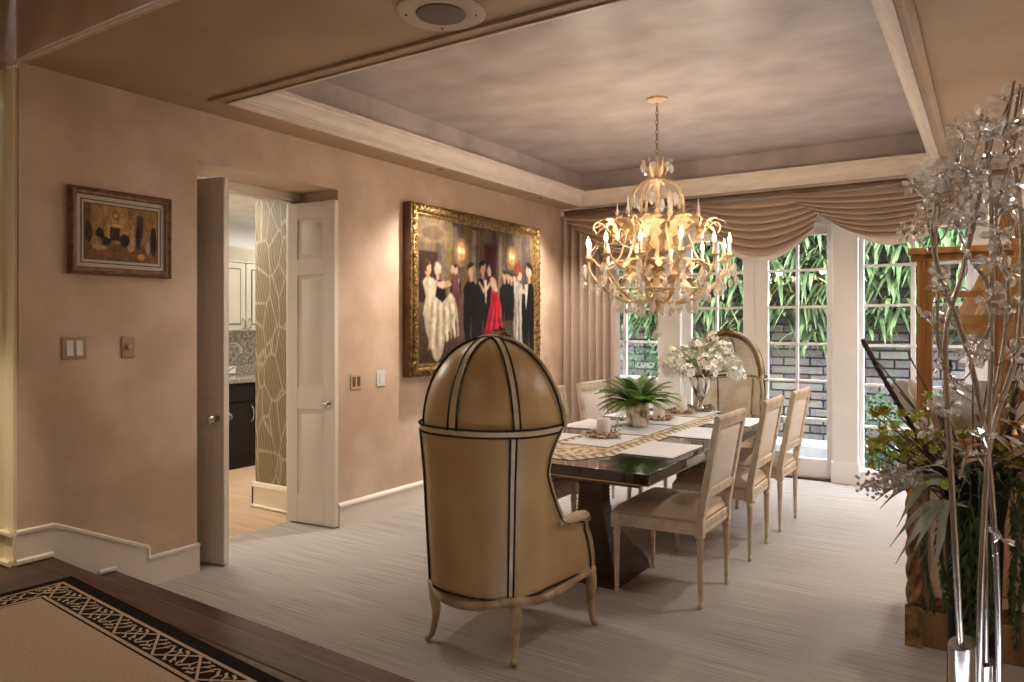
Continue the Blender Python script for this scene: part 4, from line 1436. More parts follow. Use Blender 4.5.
# ------------------------------------------------------------------ side chairs
def side_chair(label):
    """faces -X in local space when rz = 0: front legs at x = -0.46, back at x = 0"""
    t = thing('side_chair', label, 'chair', (0, 0, 0), 0, 'painted side chairs along the table')
    prof = [(0.009, 0), (0.014, 0.006), (0.014, 0.03), (0.010, 0.036), (0.013, 0.045), (0.019, 0.33), (0.023, 0.34), (0.023, 0.352), (0.017, 0.36), (0.017, 0.372)]
    W0, W1, D = 0.225, 0.26, 0.46
    for s in (-1, 1):
        obj('leg', MB().lathe(prof, (-D, s * W1, 0), 16, flute=0.16).box(-D - .025, -D + .025, s * W1 - .025, s * W1 + .025, 0.372, 0.452), 'painted_wood', t)
        # rear leg and raked stile
        m = MB().lathe(prof, (0, s * W0, 0), 16, flute=0.16)
        m.prism([(-0.025, 0.372), (0.022, 0.372), (0.022, 0.47), (0.112, 1.0), (0.080, 1.0), (-0.020, 0.47)], 'y', s * W0 - .022, s * W0 + .022)
        obj('leg', m, 'painted_wood', t, bevel=0.003)
    # apron
    m = MB()
    for (x0, y0, x1, y1) in ((-D, -W1, -D, W1), (-D, -W1, 0, -W0), (-D, W1, 0, W0), (0, -W0, 0, W0)):
        d = Vector((x1 - x0, y1 - y0, 0)).normalized()
        n = Vector((-d.y, d.x, 0)) * 0.012
        p = [(x0 + n.x, y0 + n.y), (x1 + n.x, y1 + n.y), (x1 - n.x, y1 - n.y), (x0 - n.x, y0 - n.y)]
        m.prism(p if n.length else p, 'z', 0.385, 0.447)
        L = Vector((x1 - x0, y1 - y0, 0)).length
        for zz in (0.396, 0.438):
            m.tube([(x0, y0, zz), (x1, y1, zz)], 0.0155, 6)
        k = int(L / 0.026)
        for i in range(1, k):
            m.ball((x0 + (x1 - x0) * i / k, y0 + (y1 - y0) * i / k, 0.417), 0.0175, 6)
    obj('apron', m, 'painted_wood', t)

    def cush(u, v):
        x = -D - 0.018 + (D + 0.02) * u
        w = W1 + 0.012 + (W0 - W1) * u
        y = w * (2 * v - 1)
        e = min(1, 5.5 * min(u, 1 - u, v, 1 - v) + 0.0)
        return (x, y, 0.462 + 0.052 * math.sin(e * PI / 2) ** 0.6 + 0.014 * math.sin(PI * u) * math.sin(PI * v))
    m = MB().grid(cush, 22, 22)
    c = [(-D - 0.018, -W1 - .012), (0.002, -W0 - .012), (0.002, W0 + .012), (-D - .018, W1 + .012)]
    m.prism(c, 'z', 0.446, 0.463)
    obj('seat', m, 'seat_leather', t, smooth=60)
    m = MB()
    for (p, q) in zip(c, c[1:] + c[:1]):
        L = math.dist(p, q)
        k = int(L / 0.017)
        for i in range(k):
            m.ball((p[0] + (q[0] - p[0]) * i / k, p[1] + (q[1] - p[1]) * i / k, 0.453), 0.0058, 6)
    obj('nailhead_trim', m, 'plate_bronze', t)

    # back: rails and upholstered panel in the raked plane
    def bx(z):
        return 0.0 + (z - 0.47) * (0.092 / 0.53)
    for (z0, z1, nm) in ((0.575, 0.625, 'lower_rail'), (0.945, 1.0, 'top_rail')):
        m = MB().prism([(bx(z0) - .016, z0), (bx(z0) + .018, z0), (bx(z1) + .018, z1), (bx(z1) - .016, z1)], 'y', -W0 + .02, W0 - .02)
        if z1 > 0.9:
            m.tube([(bx(1.0), -W0 - .018, 1.0), (bx(1.0), W0 + .018, 1.0)], 0.017, 8)
        obj(nm, m, 'painted_wood', t, bevel=0.003)

    def pan(sgn):
        def fn(u, v):
            z = 0.622 + 0.326 * v
            y = (W0 - 0.018) * (2 * u - 1)
            e = 4 * min(u, 1 - u, v, 1 - v)
            return (bx(z) + sgn * (0.004 + 0.014 * min(1, e) ** 0.5), y, z)
        return fn
    obj('backrest', MB().grid(pan(1), 16, 16).grid(pan(-1), 16, 16), 'back_linen', t, smooth=60)
    return t


ch = side_chair('cream painted side chair with a leather seat, nearest on the right side of the table')
ch.location = (-1.268, 3.985, 0)
for (x, y, rz, lab) in ((-1.268, 4.915, 0.02, 'cream painted side chair, middle one on the right side of the table'), (-1.258, 5.705, -0.02, 'cream painted side chair, farthest on the right side of the table'),
                        (-2.76, 4.03, PI, 'cream painted side chair left of the table, mostly behind the tan hooded chair'), (-2.72, 4.83, PI, 'cream painted side chair, middle one on the left side of the table by the curtain'), (-2.72, 5.56, PI, 'cream painted side chair, farthest on the left side, back showing beside the fern')):
    c = copy_tree(ch)
    c.location = (x, y, 0)
    c.rotation_euler = (0, 0, rz)
    c['label'] = lab


# ------------------------------------------------------------------ hooded porter chairs
def porter_chair(label, leather_back=True):
    """faces +Y locally; origin under the crest of the hood"""
    t = thing('hooded_chair', label, 'chair', (0, 0, 0), 0, 'hooded porter chairs at the table ends')
    ZB, ZT = 0.275, 1.02
    w_t = [(0.27, 0.282), (0.55, 0.298), (0.80, 0.310), (1.02, 0.330)]
    b_t = [(0.27, 0.262), (0.55, 0.275), (0.80, 0.288), (1.02, 0.305)]
    f_t = [(0.27, 0.36), (0.34, 0.355), (0.44, 0.315), (0.50, 0.275), (0.552, 0.262), (0.566, 0.12), (0.585, 0.058), (0.66, 0.015), (0.74, -0.025), (0.83, -0.055), (0.90, -0.04), (0.96, 0.0), (1.02, 0.055)]
    wf_t = [(0.27, 0.330), (0.45, 0.340), (0.56, 0.342), (0.60, 0.330), (0.80, 0.312), (1.02, 0.330)]
    yc = -0.04

    def lower(s, z, off=0.0):
        """s in [0,1] from right front round the back to left front"""
        w, b = interp(w_t, z) - off, interp(b_t, z) - off
        yf, wf = interp(f_t, z), interp(wf_t, z) - off
        if s < 0.22 or s > 0.78:
            k = (s / 0.22) if s < 0.22 else (1 - s) / 0.22
            sg = 1 if s < 0.22 else -1
            y = yf + (yc - yf) * k
            if yf < yc:
                y = yc + (yf - yc) * (1 - k)
            x = wf + (w - wf) * k
            return Vector((sg * x, y, z))
        th = (s - 0.22) / 0.56 * PI
        p = 2 / 2.3
        cx, sx = math.cos(th), math.sin(th)
        return Vector((w * math.copysign(abs(cx) ** p, cx), yc - b * abs(sx) ** p, z))

    def dome(th, ph, off=0.0):
        w, b, h = 0.330 - off, 0.305 - off, 0.405 - off
        cp = math.cos(ph) ** 0.92
        p = 2 / 2.3
        p = p + (1 - p) * (ph / (PI / 2))
        cx, sx = math.cos(th), math.sin(th)
        return Vector((w * math.copysign(abs(cx) ** p, cx) * cp, yc - b * abs(sx) ** p * cp + 0.095 * (1 - abs(sx) ** 0.8) * cp * (1 - 0.75 * math.sin(ph)) + 0.0, ZT + h * math.sin(ph)))

    def rowz(v):
        zs = [0.275, 0.32, 0.38, 0.44, 0.50, 0.552, 0.566, 0.585, 0.62, 0.66, 0.70, 0.74, 0.785, 0.83, 0.87, 0.90, 0.93, 0.96, 0.99, 1.02]
        return zs[min(len(zs) - 1, int(round(v * (len(zs) - 1))))]
    outm, inm = ('leather', 'damask')
    obj('outer_shell', MB().grid(lambda u, v: lower(u, rowz(v)), 72, 19), outm, t, smooth=70)
    obj('inner_lining', MB().grid(lambda u, v: lower(1 - u, rowz(v), 0.035), 72, 19), inm, t, smooth=70)
    obj('hood', MB().grid(lambda u, v: dome(PI * u, PI / 2 * v), 60, 22), outm, t, smooth=70)
    obj('hood_lining', MB().grid(lambda u, v: dome(PI * (1 - u), PI / 2 * v, 0.03), 60, 22), inm, t, smooth=70)

    # ribs: pale strips between two rows of dark nailheads, on the outside and dark ones inside
    nails = MB()
    strips = MB()
    inner = MB()

    def nail_line(pts):
        ln = [0]
        for a, b in zip(pts, pts[1:]):
            ln.append(ln[-1] + (b - a).length)
        n = int(ln[-1] / 0.0062)
        P = []
        R = []
        j = 0
        for i in range(n + 1):
            d = ln[-1] * i / n
            while j < len(ln) - 2 and ln[j + 1] < d:
                j += 1
            k = (d - ln[j]) / max(1e-9, ln[j + 1] - ln[j])
            P.append(pts[j].lerp(pts[j + 1], k))
            R.append(0.0064 if i % 2 else 0.0032)
        nails.tube(P, R, 6)

    def outw(p, k):
        d = Vector((p.x, p.y - yc, 0))
        if d.length > 1e-6:
            d.normalize()
        return p + d * k
    hwid = 0.0155

    def band(c0, c1):
        n = len(c0)
        strips.add(c0 + c1, [(i, i + 1, n + i + 1, n + i) for i in range(n - 1)])
        nail_line(c0)
        nail_line(c1)

    def s_of(th):
        return 0.22 + 0.56 * th / PI
    zz = [0.285 + (1.0 - 0.285) * i / 30 for i in range(31)]
    for th in (math.radians(41), math.radians(139)):
        dt = hwid / 0.33
        band([outw(lower(s_of(th - dt), z), 0.005) for z in zz], [outw(lower(s_of(th + dt), z), 0.005) for z in zz])
    for th in (math.radians(41), PI / 2, math.radians(139)):
        ph = [PI / 2 * i / 26 * 0.965 for i in range(27)]

        def dl(sg):
            r = []
            for f in ph:
                dt = hwid / (0.33 * max(0.12, math.cos(f)))
                dt = min(dt, 0.30)
                p = dome(th + sg * dt, f)
                n = Vector((p.x, p.y - yc, (p.z - ZT) * 0.9)).normalized()
                r.append(p + n * 0.005)
            return r
        band(dl(-1), dl(1))
        inner.tube([dome(th, f, 0.036) for f in ph], 0.008, 6)
    ss = [0.02 + 0.96 * i / 60 for i in range(61)]
    band([outw(lower(s, ZT - 0.022), 0.005) for s in ss], [outw(lower(s, ZT + 0.0), 0.006) + Vector((0, 0, 0.010)) for s in ss])
    inner.tube([lower(s, ZT, 0.045) for s in ss], 0.010, 6)
    for s in (0.40, 0.60):
        inner.tube([lower(s, z, 0.042) for z in zz[8:]], 0.008, 6)
    # front edge outlines and bottom line
    for sg in (0.0, 1.0):
        fr = [lower(abs(sg - 0.012), z) for z in [0.29 + 0.0148 * i for i in range(50)]]
        nail_line([outw(p, 0.006) + Vector((0, -0.012, 0)) for p in fr])
    nail_line([outw(lower(s, 0.292), 0.006) for s in ss])
    arch = [dome(0.0, PI / 2 * i / 24) for i in range(25)] + [dome(PI, PI / 2 * i / 24) for i in range(23, -1, -1)]
    nail_line([outw(p, 0.012) + Vector((0, -0.02, 0)) for p in arch])
    o = obj('welt_strips', strips, 'cream_leather', t, smooth=60)
    obj('nailhead_trim', nails, 'nailhead', t)
    obj('inner_ribs', inner, 'worn_gilt_wood', t)
    # carved wooden frame along every open edge
    w = MB()
    w.tube([p + Vector((0, 0.010, 0)) for p in arch], 0.016, 8)
    for sg in (1, -1):
        pts = []
        for z in [0.27 + 0.0125 * i for i in range(61)]:
            p = lower(0.0 if sg > 0 else 1.0, z)
            pts.append(p + Vector((-sg * 0.014, 0.010, 0)))
        w.tube(pts, 0.017, 8)
    obj('wood_frame', w, 'worn_gilt_wood', t, smooth=60)
    for sg in (1, -1):
        m = MB().tube(bez([(sg * 0.322, 0.03, 0.585), (sg * 0.332, 0.12, 0.582), (sg * 0.340, 0.22, 0.578), (sg * 0.340, 0.272, 0.566), (sg * 0.340, 0.285, 0.545)], 5), [0.016 + 0.010 * math.sin(PI * min(1, i / 16)) for i in range(21)], 8)
        obj('arm', m, 'worn_gilt_wood', t, smooth=60)
    # scalloped rail
    r = MB()

    def rail(u, v):
        s = u
        k = abs(math.sin((u - 0.5) / 0.31 * PI)) if 0.1 < u < 0.9 else 0.5
        sc = 0.018 * math.cos((u - 0.5) / 0.156 * PI)
        p = lower(s, 0.28)
        a = v * 2 * PI
        return outw(p, 0.004 + 0.013 * math.cos(a)) + Vector((0, 0, -0.012 - sc * 0.8 + 0.022 * math.sin(a)))
    r.grid(rail, 90, 10)
    r.tube([lower(0.0, 0.27), lower(1.0, 0.27)], 0.024, 8)
    obj('seat_rail', r, 'worn_gilt_wood', t, smooth=60)
    # cabriole legs
    for (x, y, dx, dy) in ((0.218, -0.165, 0.018, -0.045), (-0.218, -0.165, -0.018, -0.045), (0.315, 0.345, 0.016, 0.02), (-0.315, 0.345, -0.016, 0.02)):
        p = bez([(x, y, 0.285), (x + dx * .5, y + dy * .5, 0.22), (x + dx * .3, y + dy * .35, 0.13), (x + dx * .7, y + dy * .8, 0.04), (x + dx * 1.5, y + dy * 1.5, 0.012)], 5)
        rs = [interp([(0, 0.032), (0.3, 0.027), (0.6, 0.017), (0.85, 0.014), (0.93, 0.019), (1, 0.013)], i / (len(p) - 1)) for i in range(len(p))]
        obj('leg', MB().tube(p, rs, 8), 'worn_gilt_wood', t, smooth=60)
    # seat cushion
    def cu(u, v):
        x = (0.28 + 0.02 * v) * (2 * u - 1)
        y = -0.20 + 0.54 * v
        e = min(1, 6 * min(u, 1 - u, v, 1 - v))
        return (x * (0.62 + 0.38 * min(1, v * 3)), y, 0.31 + 0.13 * math.sin(e * PI / 2) ** 0.5)
    obj('seat', MB().grid(cu, 24, 24).box(-0.20, 0.20, -0.15, 0.33, 0.28, 0.315), 'damask', t, smooth=60)
    # crest
    m = MB()
    for k in range(7):
        a = (k - 3) * 0.42
        m.blade((0, 0.03, 1.415), (math.sin(a), -0.1, math.cos(a)), 0.075 - 0.007 * abs(k - 3), 0.034, 0.1, 4, fold=0.6, up=(0, 1, 0))
        m.ball((0.050 * math.sin(a), 0.02, 1.420 + 0.036 * math.cos(a)), 0.014, 6)
    m.ball((0, 0.02, 1.43), 0.034, 10, sx=1.7, sz=0.85).tube(bez([(-0.09, 0.02, 1.405), (-0.05, 0.025, 1.432), (0, 0.025, 1.428), (0.05, 0.025, 1.432), (0.09, 0.02, 1.405)], 5), 0.010, 6)
    obj('crest', m, 'antique_gold' if leather_back else 'worn_gilt_wood', t)
    return t


pc = porter_chair('hooded porter chair in tan leather seen from behind at the near end of the table')
pc.location = (-1.97, 2.90, 0)
pc2 = copy_tree(pc)
pc2.location = (-1.985, 6.60, 0)
pc2.rotation_euler = (0, 0, PI)
pc2['label'] = 'hooded porter chair showing its pale damask inside at the window end of the table'

# ------------------------------------------------------------------ chandelier
CX, CYY = -1.989, 4.96
t = thing('chandelier', 'ornate cream and gold chandelier with candle bulbs and crystal drops over the table', 'chandelier', (CX, CYY, 3.1))
Z = lambda z: z - 3.1
obj('canopy', MB().lathe([(0.072, 0), (0.072, -0.012), (0.05, -0.02), (0.012, -0.03), (0.008, -0.05)], n=24), 'chandelier_cream', t)
m = MB()
zc = -0.05
i = 0
while zc > Z(2.70):
    ring_ = []
    for k in range(10):
        a = 2 * PI * k / 10
        u_, v_ = 0.009 * math.cos(a), 0.022 * math.sin(a)
        ring_.append((u_ if i % 2 else 0, 0 if i % 2 else u_, zc - 0.018 + v_))
    m.tube(ring_, 0.003, 5, closed=True)
    zc -= 0.034
    i += 1
obj('chain', m, 'chandelier_bronze', t)
m = MB().lathe([(0.006, Z(2.70)), (0.012, Z(2.66)), (0.018, Z(2.60)), (0.03, Z(2.54)), (0.05, Z(2.525)), (0.03, Z(2.50)), (0.016, Z(2.46)), (0.022, Z(2.40)), (0.014, Z(2.32)), (0.03, Z(2.26)), (0.04, Z(2.22)), (0.022, Z(2.16)), (0.014, Z(2.0)), (0.024, Z(1.92)), (0.032, Z(1.86)), (0.018, Z(1.76)), (0.035, Z(1.68)), (0.03, Z(1.62)), (0.012, Z(1.58)), (0.004, Z(1.55))], n=14)
obj('stem', m, 'chandelier_cream', t)
NC = 12
for k in range(6):
    a = 2 * PI * k / 6 + 0.3
    c, s = math.cos(a), math.sin(a)
    pts = bez([(0.03 * c, 0.03 * s, Z(2.515)), (0.10 * c, 0.10 * s, Z(2.505)), (0.165 * c, 0.165 * s, Z(2.43)), (0.185 * c, 0.185 * s, Z(2.32)), (0.185 * c, 0.185 * s, Z(2.21))], 5)
    obj('cage_rib', MB().tube(pts, 0.010, 7), 'chandelier_cream', t)
    m = MB().tube(bez([(0.045 * c, 0.045 * s, Z(2.54)), (0.075 * c, 0.075 * s, Z(2.60)), (0.095 * c, 0.095 * s, Z(2.665)), (0.105 * c, 0.105 * s, Z(2.645))], 5), 0.005, 6)
    m.blade((0.05 * c, 0.05 * s, Z(2.53)), (c * .5, s * .5, 1), 0.10, 0.03, -0.1, 4)
    obj('crown_scroll', m, 'chandelier_cream', t)
obj('cage_ring', MB().tube([(0.185 * math.cos(2 * PI * i / 30), 0.185 * math.sin(2 * PI * i / 30), Z(2.21)) for i in range(30)], 0.011, 6, closed=True), 'chandelier_cream', t)


def acanthus(L, w, curl, n=12):
    m = MB()
    vs = []
    for i in range(n + 1):
        k = i / n
        x = L * (k * 0.70 + 0.30 * k ** 2.5)
        z = L * (0.80 * math.sin(k * 1.9) - curl * k ** 3)
        lob = 1.25 if i % 2 else 0.55
        ww = w * math.sin(PI * (0.06 + 0.90 * k)) ** 0.8 * lob
        dx = 0.35 * ww if i % 2 else 0
        vs += [(x + dx, -ww, z - 0.15 * ww), (x, -ww * .45, z + .2 * ww), (x, 0, z - 0.05 * w), (x, ww * .45, z + .2 * ww), (x + dx, ww, z - 0.15 * ww)]
    fs = []
    for i in range(n):
        for q in range(4):
            a = i * 5 + q
            fs.append((a, a + 1, a + 6, a + 5))
    return m.add(vs, fs)


ac1 = acanthus(0.33, 0.062, 0.34).data('acanthus_leaf', 'chandelier_cream', 60)
ac2 = acanthus(0.26, 0.055, 0.50).data('acanthus_leaf', 'chandelier_cream', 60)
for k in range(8):
    a = 2 * PI * k / 8 + 0.25
    obj('acanthus_leaf', ac1, None, t, loc=(0.10 * math.cos(a), 0.10 * math.sin(a), Z(2.02)), rot=(0, 0, a))
for k in range(9):
    a = 2 * PI * k / 9 + 0.2
    obj('acanthus_leaf', ac2, None, t, loc=(0.05 * math.cos(a), 0.05 * math.sin(a), Z(1.72)), rot=(0, 0.25, a))
for k in range(8):
    a = 2 * PI * k / 8 + 0.15
    obj('acanthus_leaf', ac2, None, t, loc=(0.31 * math.cos(a), 0.31 * math.sin(a), Z(2.08)), rot=(0, -0.3, a), scale=0.75)


for k in range(10):
    a = 2 * PI * k / 10 + 0.1
    obj('acanthus_leaf', ac2, None, t, loc=(0.17 * math.cos(a), 0.17 * math.sin(a), Z(1.78)), rot=(0, -0.15, a), scale=0.9)
for k in range(6):
    a = 2 * PI * k / 6 + 0.55
    c, s_ = math.cos(a), math.sin(a)
    pts = bez([(r * c, r * s_, Z(z)) for r, z in ((0.12, 2.02), (0.24, 2.06), (0.34, 2.16), (0.41, 2.22), (0.45, 2.19), (0.43, 2.14))], 6)
    obj('scroll_arm', MB().tube(pts, 0.006, 6).blade((0.30 * c, 0.30 * s_, Z(2.12)), (c, s_, 0.5), 0.12, 0.06, 0.5, 4), 'chandelier_cream', t)


def crystal_drop(L, w):
    return MB().lathe([(0.0012, 0), (0.0015, -0.012), (w * .3, -0.016), (w * .45, -L * .35), (w * .55, -L * .62), (w * .30, -L * .88), (0.001, -L)], n=6)


dr1 = crystal_drop(0.105, 0.046).data('crystal_drop', 'crystal', 0)
dr2 = crystal_drop(0.075, 0.036).data('crystal_drop', 'crystal', 0)
dr3 = MB().ball((0, 0, -0.035), 0.034, 10).lathe([(0.006, 0.0), (0.004, -0.01), (0.002, -0.012)], n=6).data('crystal_drop', 'crystal', 0)
spike = MB().lathe([(0.014, 0), (0.016, 0.01), (0.010, 0.02), (0.014, 0.03), (0.008, 0.09), (0.001, 0.15)], n=6).data('crystal_spike', 'crystal', 0)
RC = 0.50
for k in range(NC):
    a = 2 * PI * (k + 0.32) / NC
    c, s = math.cos(a), math.sin(a)
    hi = 0.0 if k % 2 else 0.012
    P = lambda r, z: (r * c, r * s, Z(z))
    arm = MB().tube(bez([P(0.04, 1.68), P(0.16, 1.645), P(0.30, 1.69), P(0.42, 1.78), P(0.49, 1.87), P(RC, 1.935 + hi)], 6), [0.014 - 0.007 * i / 30 for i in range(31)], 7)
    if k % 2 == 0:
        arm.tube(bez([P(0.19, 2.21), P(0.23, 2.10), P(0.27, 1.98), P(0.34, 1.90), P(0.42, 1.92), P(0.47, 1.97)], 5), 0.008, 6)
    obj('arm', arm, 'chandelier_cream', t)
    x, y = RC * c, RC * s
    obj('candle_cup', MB().lathe([(0.008, Z(1.93) + hi), (0.034, Z(1.945) + hi), (0.040, Z(1.955) + hi), (0.020, Z(1.957) + hi), (0.016, Z(1.975) + hi)], (x, y, 0), 12), 'chandelier_cream', t)
    sl = obj('candle_sleeve', MB().lathe([(0.0115, Z(1.955) + hi), (0.0115, Z(2.035) + hi), (0.006, Z(2.038) + hi)], (x, y, 0), 10), 'candle_sleeve', t)
    obj('bulb', MB().lathe([(0.006, Z(2.037) + hi), (0.013, Z(2.052) + hi), (0.014, Z(2.063) + hi), (0.008, Z(2.085) + hi), (0.001, Z(2.11) + hi)], (x, y, 0), 10), 'bulb_glow', sl)
    obj('crystal_drop', dr1, None, t, loc=P(0.525, 1.92), rot=(0, 0, a))
    obj('crystal_drop', dr2, None, t, loc=P(0.545, 1.83), rot=(0, 0, a))
    obj('crystal_drop', dr1, None, t, loc=P(0.44, 1.79), rot=(0, 0, a + .3))
    obj('crystal_drop', dr2, None, t, loc=(0.36 * math.cos(a + .26), 0.36 * math.sin(a + .26), Z(1.72)), rot=(0, 0, a))
    obj('crystal_drop', dr2, None, t, loc=(0.47 * math.cos(a - .2), 0.47 * math.sin(a - .2), Z(1.80)), rot=(0, 0, a))
    obj('crystal_drop', dr1, None, t, loc=(0.27 * math.cos(a + .1), 0.27 * math.sin(a + .1), Z(1.67)), rot=(0, 0, a))
    if k % 2 == 0:
        obj('crystal_drop', dr2, None, t, loc=P(0.14, 1.62), rot=(0, 0, a))
        obj('crystal_spike', spike, None, t, loc=P(0.29, 2.23), rot=(0, 0, a))
        obj('spike_arm', MB().tube(bez([P(0.19, 2.21), P(0.24, 2.20), P(0.29, 2.235)], 4), 0.006, 6), 'chandelier_cream', t)
    if k % 2 == 1:
        obj('crystal_drop', dr1, None, t, loc=P(0.165, 2.42), rot=(0, 0, a))
        obj('crystal_drop', dr2, None, t, loc=P(0.105, 2.645), rot=(0, 0, a))
    obj('crystal_strand', MB().tube([P(0.185, 2.21), P(0.26, 2.10), P(0.34, 2.06), P(0.43, 2.07), P(RC, 1.97)], 0.0016, 4), 'crystal', t)
obj('crystal_ball', MB().ball((0, 0, Z(1.415)), 0.034, 12).tube([(0, 0, Z(1.56)), (0, 0, Z(1.44))], 0.004, 5), 'crystal', t, smooth=0)
obj('candle_ring', MB().tube([(0.36 * math.cos(2 * PI * i / 48), 0.36 * math.sin(2 * PI * i / 48), Z(1.735)) for i in range(48)], 0.007, 6, closed=True), 'chandelier_cream', t)
for k in range(6):
    a = 2 * PI * k / 6
    lamp('POINT', 'chandelier_light', (CX + 0.52 * math.cos(a), CYY + 0.52 * math.sin(a), 2.16), 5.5, (1.0, 0.83, 0.64), shadow_soft_size=0.04)

# ------------------------------------------------------------------ gilt cabinet on the right
t = thing('gilt_cabinet', 'carved wooden cabinet with twisted gold corner columns behind the flower arrangement', 'cabinet', (-0.33, 3.88, 0))
obj('body', MB().box(0.03, 1.40, 0.03, 0.62, 0.0, 0.86), 'cabinet_wood', t)
obj('plinth', MB().box(0.005, 1.40, 0.0, 0.63, 0.0, 0.17), 'cabinet_wood', t, bevel=0.006)
m = MB()
for i in range(24):
    m.ball((0.09 + i * 0.055, 0.0, 0.20), 0.015, 6, sz=0.8)
m.box(0.06, 1.40, 0.004, 0.03, 0.18, 0.185).box(0.06, 1.40, 0.004, 0.03, 0.215, 0.22)
obj('beaded_band', m, 'carved_gold', t)
m = MB().box(-0.02, 1.42, -0.03, 0.65, 0.86, 0.875).box(-0.01, 1.42, -0.02, 0.64, 0.875, 0.905).box(-0.025, 1.42, -0.035, 0.65, 0.905, 0.93)
obj('cabinet_top', m, 'carved_gold', t, bevel=0.005)
for cx in (0.035, 1.36):
    m = MB().box(cx - .035, cx + .035, -0.03, 0.04, 0.0, 0.19)
    for q in range(3):
        pts = []
        for i in range(60):
            a = 2 * PI * q / 3 + i * 0.22
            pts.append((cx + 0.018 * math.cos(a), 0.005 + 0.018 * math.sin(a), 0.19 + 0.62 * i / 59))
        m.tube(pts, 0.019, 7)
    m.lathe([(0.038, 0.81), (0.045, 0.825), (0.04, 0.86)], (cx, 0.005, 0), 14)
    obj('corner_column', m, 'carved_gold', t)
for x0, x1 in ((0.10, 0.66), (0.72, 1.30)):
    m = MB()
    for (a, b, c, d) in ((x0, x1, 0.235, 0.275), (x0, x1, 0.80, 0.84), (x0, x0 + .04, 0.275, 0.80), (x1 - .04, x1, 0.275, 0.80)):
        m.box(a, b, 0.008, 0.032, c, d)
    pn = obj('door', m, 'cabinet_panel', t, bevel=0.004)
    obj('door_panel', MB().box(x0 + .05, x1 - .05, 0.018, 0.034, 0.285, 0.79), 'post_wood', pn, bevel=0.006)
# open display frame standing on the cabinet
t = thing('display_frame', 'orange-brown wooden display frame with posts standing on the gilt cabinet', 'display case', (-0.33, 3.90, 0.93))
H_ = 0.90
for x in (0.045, 0.335):
    m = MB().box(x, x + 0.062, 0, 0.05, 0, H_ - 0.03)
    for k in (0.012, 0.03, 0.048):
        m.tube([(x + k, -0.004, 0.03), (x + k, -0.004, H_ - 0.05)], 0.006, 6)
    obj('post', m, 'post_wood', t)
m = MB().box(0.02, 0.42, -0.01, 0.06, H_ - 0.05, H_ - 0.02).box(0.01, 0.43, -0.025, 0.07, H_ - 0.02, H_ + 0.012)
obj('top_rail', m, 'post_wood', t, bevel=0.004)
obj('cross_bar', MB().box(0.10, 0.34, 0.01, 0.04, H_ - 0.22, H_ - 0.19), 'post_wood', t)
obj('cross_bar', MB().box(0.10, 0.34, 0.01, 0.04, H_ - 0.36, H_ - 0.34), 'post_wood', t)
obj('bottom_rail', MB().box(0.02, 0.42, -0.01, 0.06, 0, 0.035), 'post_wood', t)
obj('glass_pane', MB().box(0.10, 0.34, 0.022, 0.026, 0.03, H_ - 0.05), 'clear_glass', t)

# table lamp with a pleated pagoda shade
t = thing('table_lamp', 'table lamp with a pleated gold pagoda shade on the cabinet, half behind the crystal flowers', 'lamp', (0.085, 4.40, 0.93))
obj('lamp_base', MB().lathe([(0.06, 0), (0.06, 0.02), (0.03, 0.05), (0.06, 0.15), (0.075, 0.25), (0.05, 0.36), (0.02, 0.42), (0.012, 0.62)], n=20), 'carved_gold', t)
m = MB()
NP = 30
rows = [(0.035, 1.12), (0.06, 1.00), (0.11, 0.85), (0.17, 0.72), (0.24, 0.60)]
for (r, z) in rows:
    for k in range(NP * 2):
        a = 2 * PI * k / (NP * 2)
        rr_ = r * (1.0 if k % 2 else 0.93)
        m.v.append((rr_ * math.cos(a), rr_ * math.sin(a), z))
for j in range(len(rows) - 1):
    for k in range(NP * 2):
        k2 = (k + 1) % (NP * 2)
        m.f.append((j * NP * 2 + k, (j + 1) * NP * 2 + k, (j + 1) * NP * 2 + k2, j * NP * 2 + k2))
        m.m.append(0)
obj('lamp_shade', m, 'pleat_gold', t, smooth=0)
m = MB()
for z, r in ((0.66, 0.20), (0.60, 0.16)):
    m.lathe([(r * 1.1, z + 0.06), (r, z)], n=40)
obj('shade_skirt', MB().lathe([(0.245, 0.605), (0.23, 0.54), (0.21, 0.48)], n=40), 'pleat_gold', t)
obj('finial', MB().lathe([(0.03, 1.12), (0.012, 1.14), (0.02, 1.16), (0.002, 1.20)], n=10), 'carved_gold', t)
lamp('POINT', 'table_lamp_light', (0.085, 4.40, 0.93 + 0.56), 3, (1.0, 0.72, 0.42), shadow_soft_size=0.04)

# white shell bowl
t = thing('shell_bowl', 'large white ridged clam shell bowl on the gilt cabinet among the flowers', 'bowl', (-0.10, 4.16, 0.93))


def shellf(u, v):
    a = 2 * PI * u
    r = 0.07 + 0.24 * v ** 0.8
    ripple = 0.022 * math.cos(a * 11) * v
    lip = 0.05 * math.sin(a * 5.5 + 0.5) * v ** 3
    return ((r + ripple) * math.cos(a), (r + ripple) * math.sin(a) * 0.50, 0.02 + 0.21 * v ** 1.7 + lip)


obj('shell', MB().grid(shellf, 132, 16), 'shell_white', t, smooth=60)
obj('foot', MB().lathe([(0.07, 0), (0.06, 0.02), (0.05, 0.03)], n=24), 'shell_white', t)

# ------------------------------------------------------------------ tall black vase and its arrangement
VX, VY = -0.05, 3.24
t = thing('floor_vase', 'tall black trumpet vase standing on the carpet behind the crystal lamp', 'vase', (VX, VY, 0))
obj('vase_body', MB().lathe([(0.115, 0), (0.12, 0.015), (0.095, 0.03), (0.086, 0.15), (0.088, 0.45), (0.096, 0.75), (0.12, 0.92), (0.116, 0.93), (0.085, 0.75), (0.004, 0.5)], n=28), 'black_lacquer', t)
t = thing('flower_arrangement', 'wild arrangement of dark stalks, lime buds and hanging greens in the black vase', 'flowers', (VX, VY, 0.90))
RX, RY = math.cos(math.radians(33)), math.sin(math.radians(33))


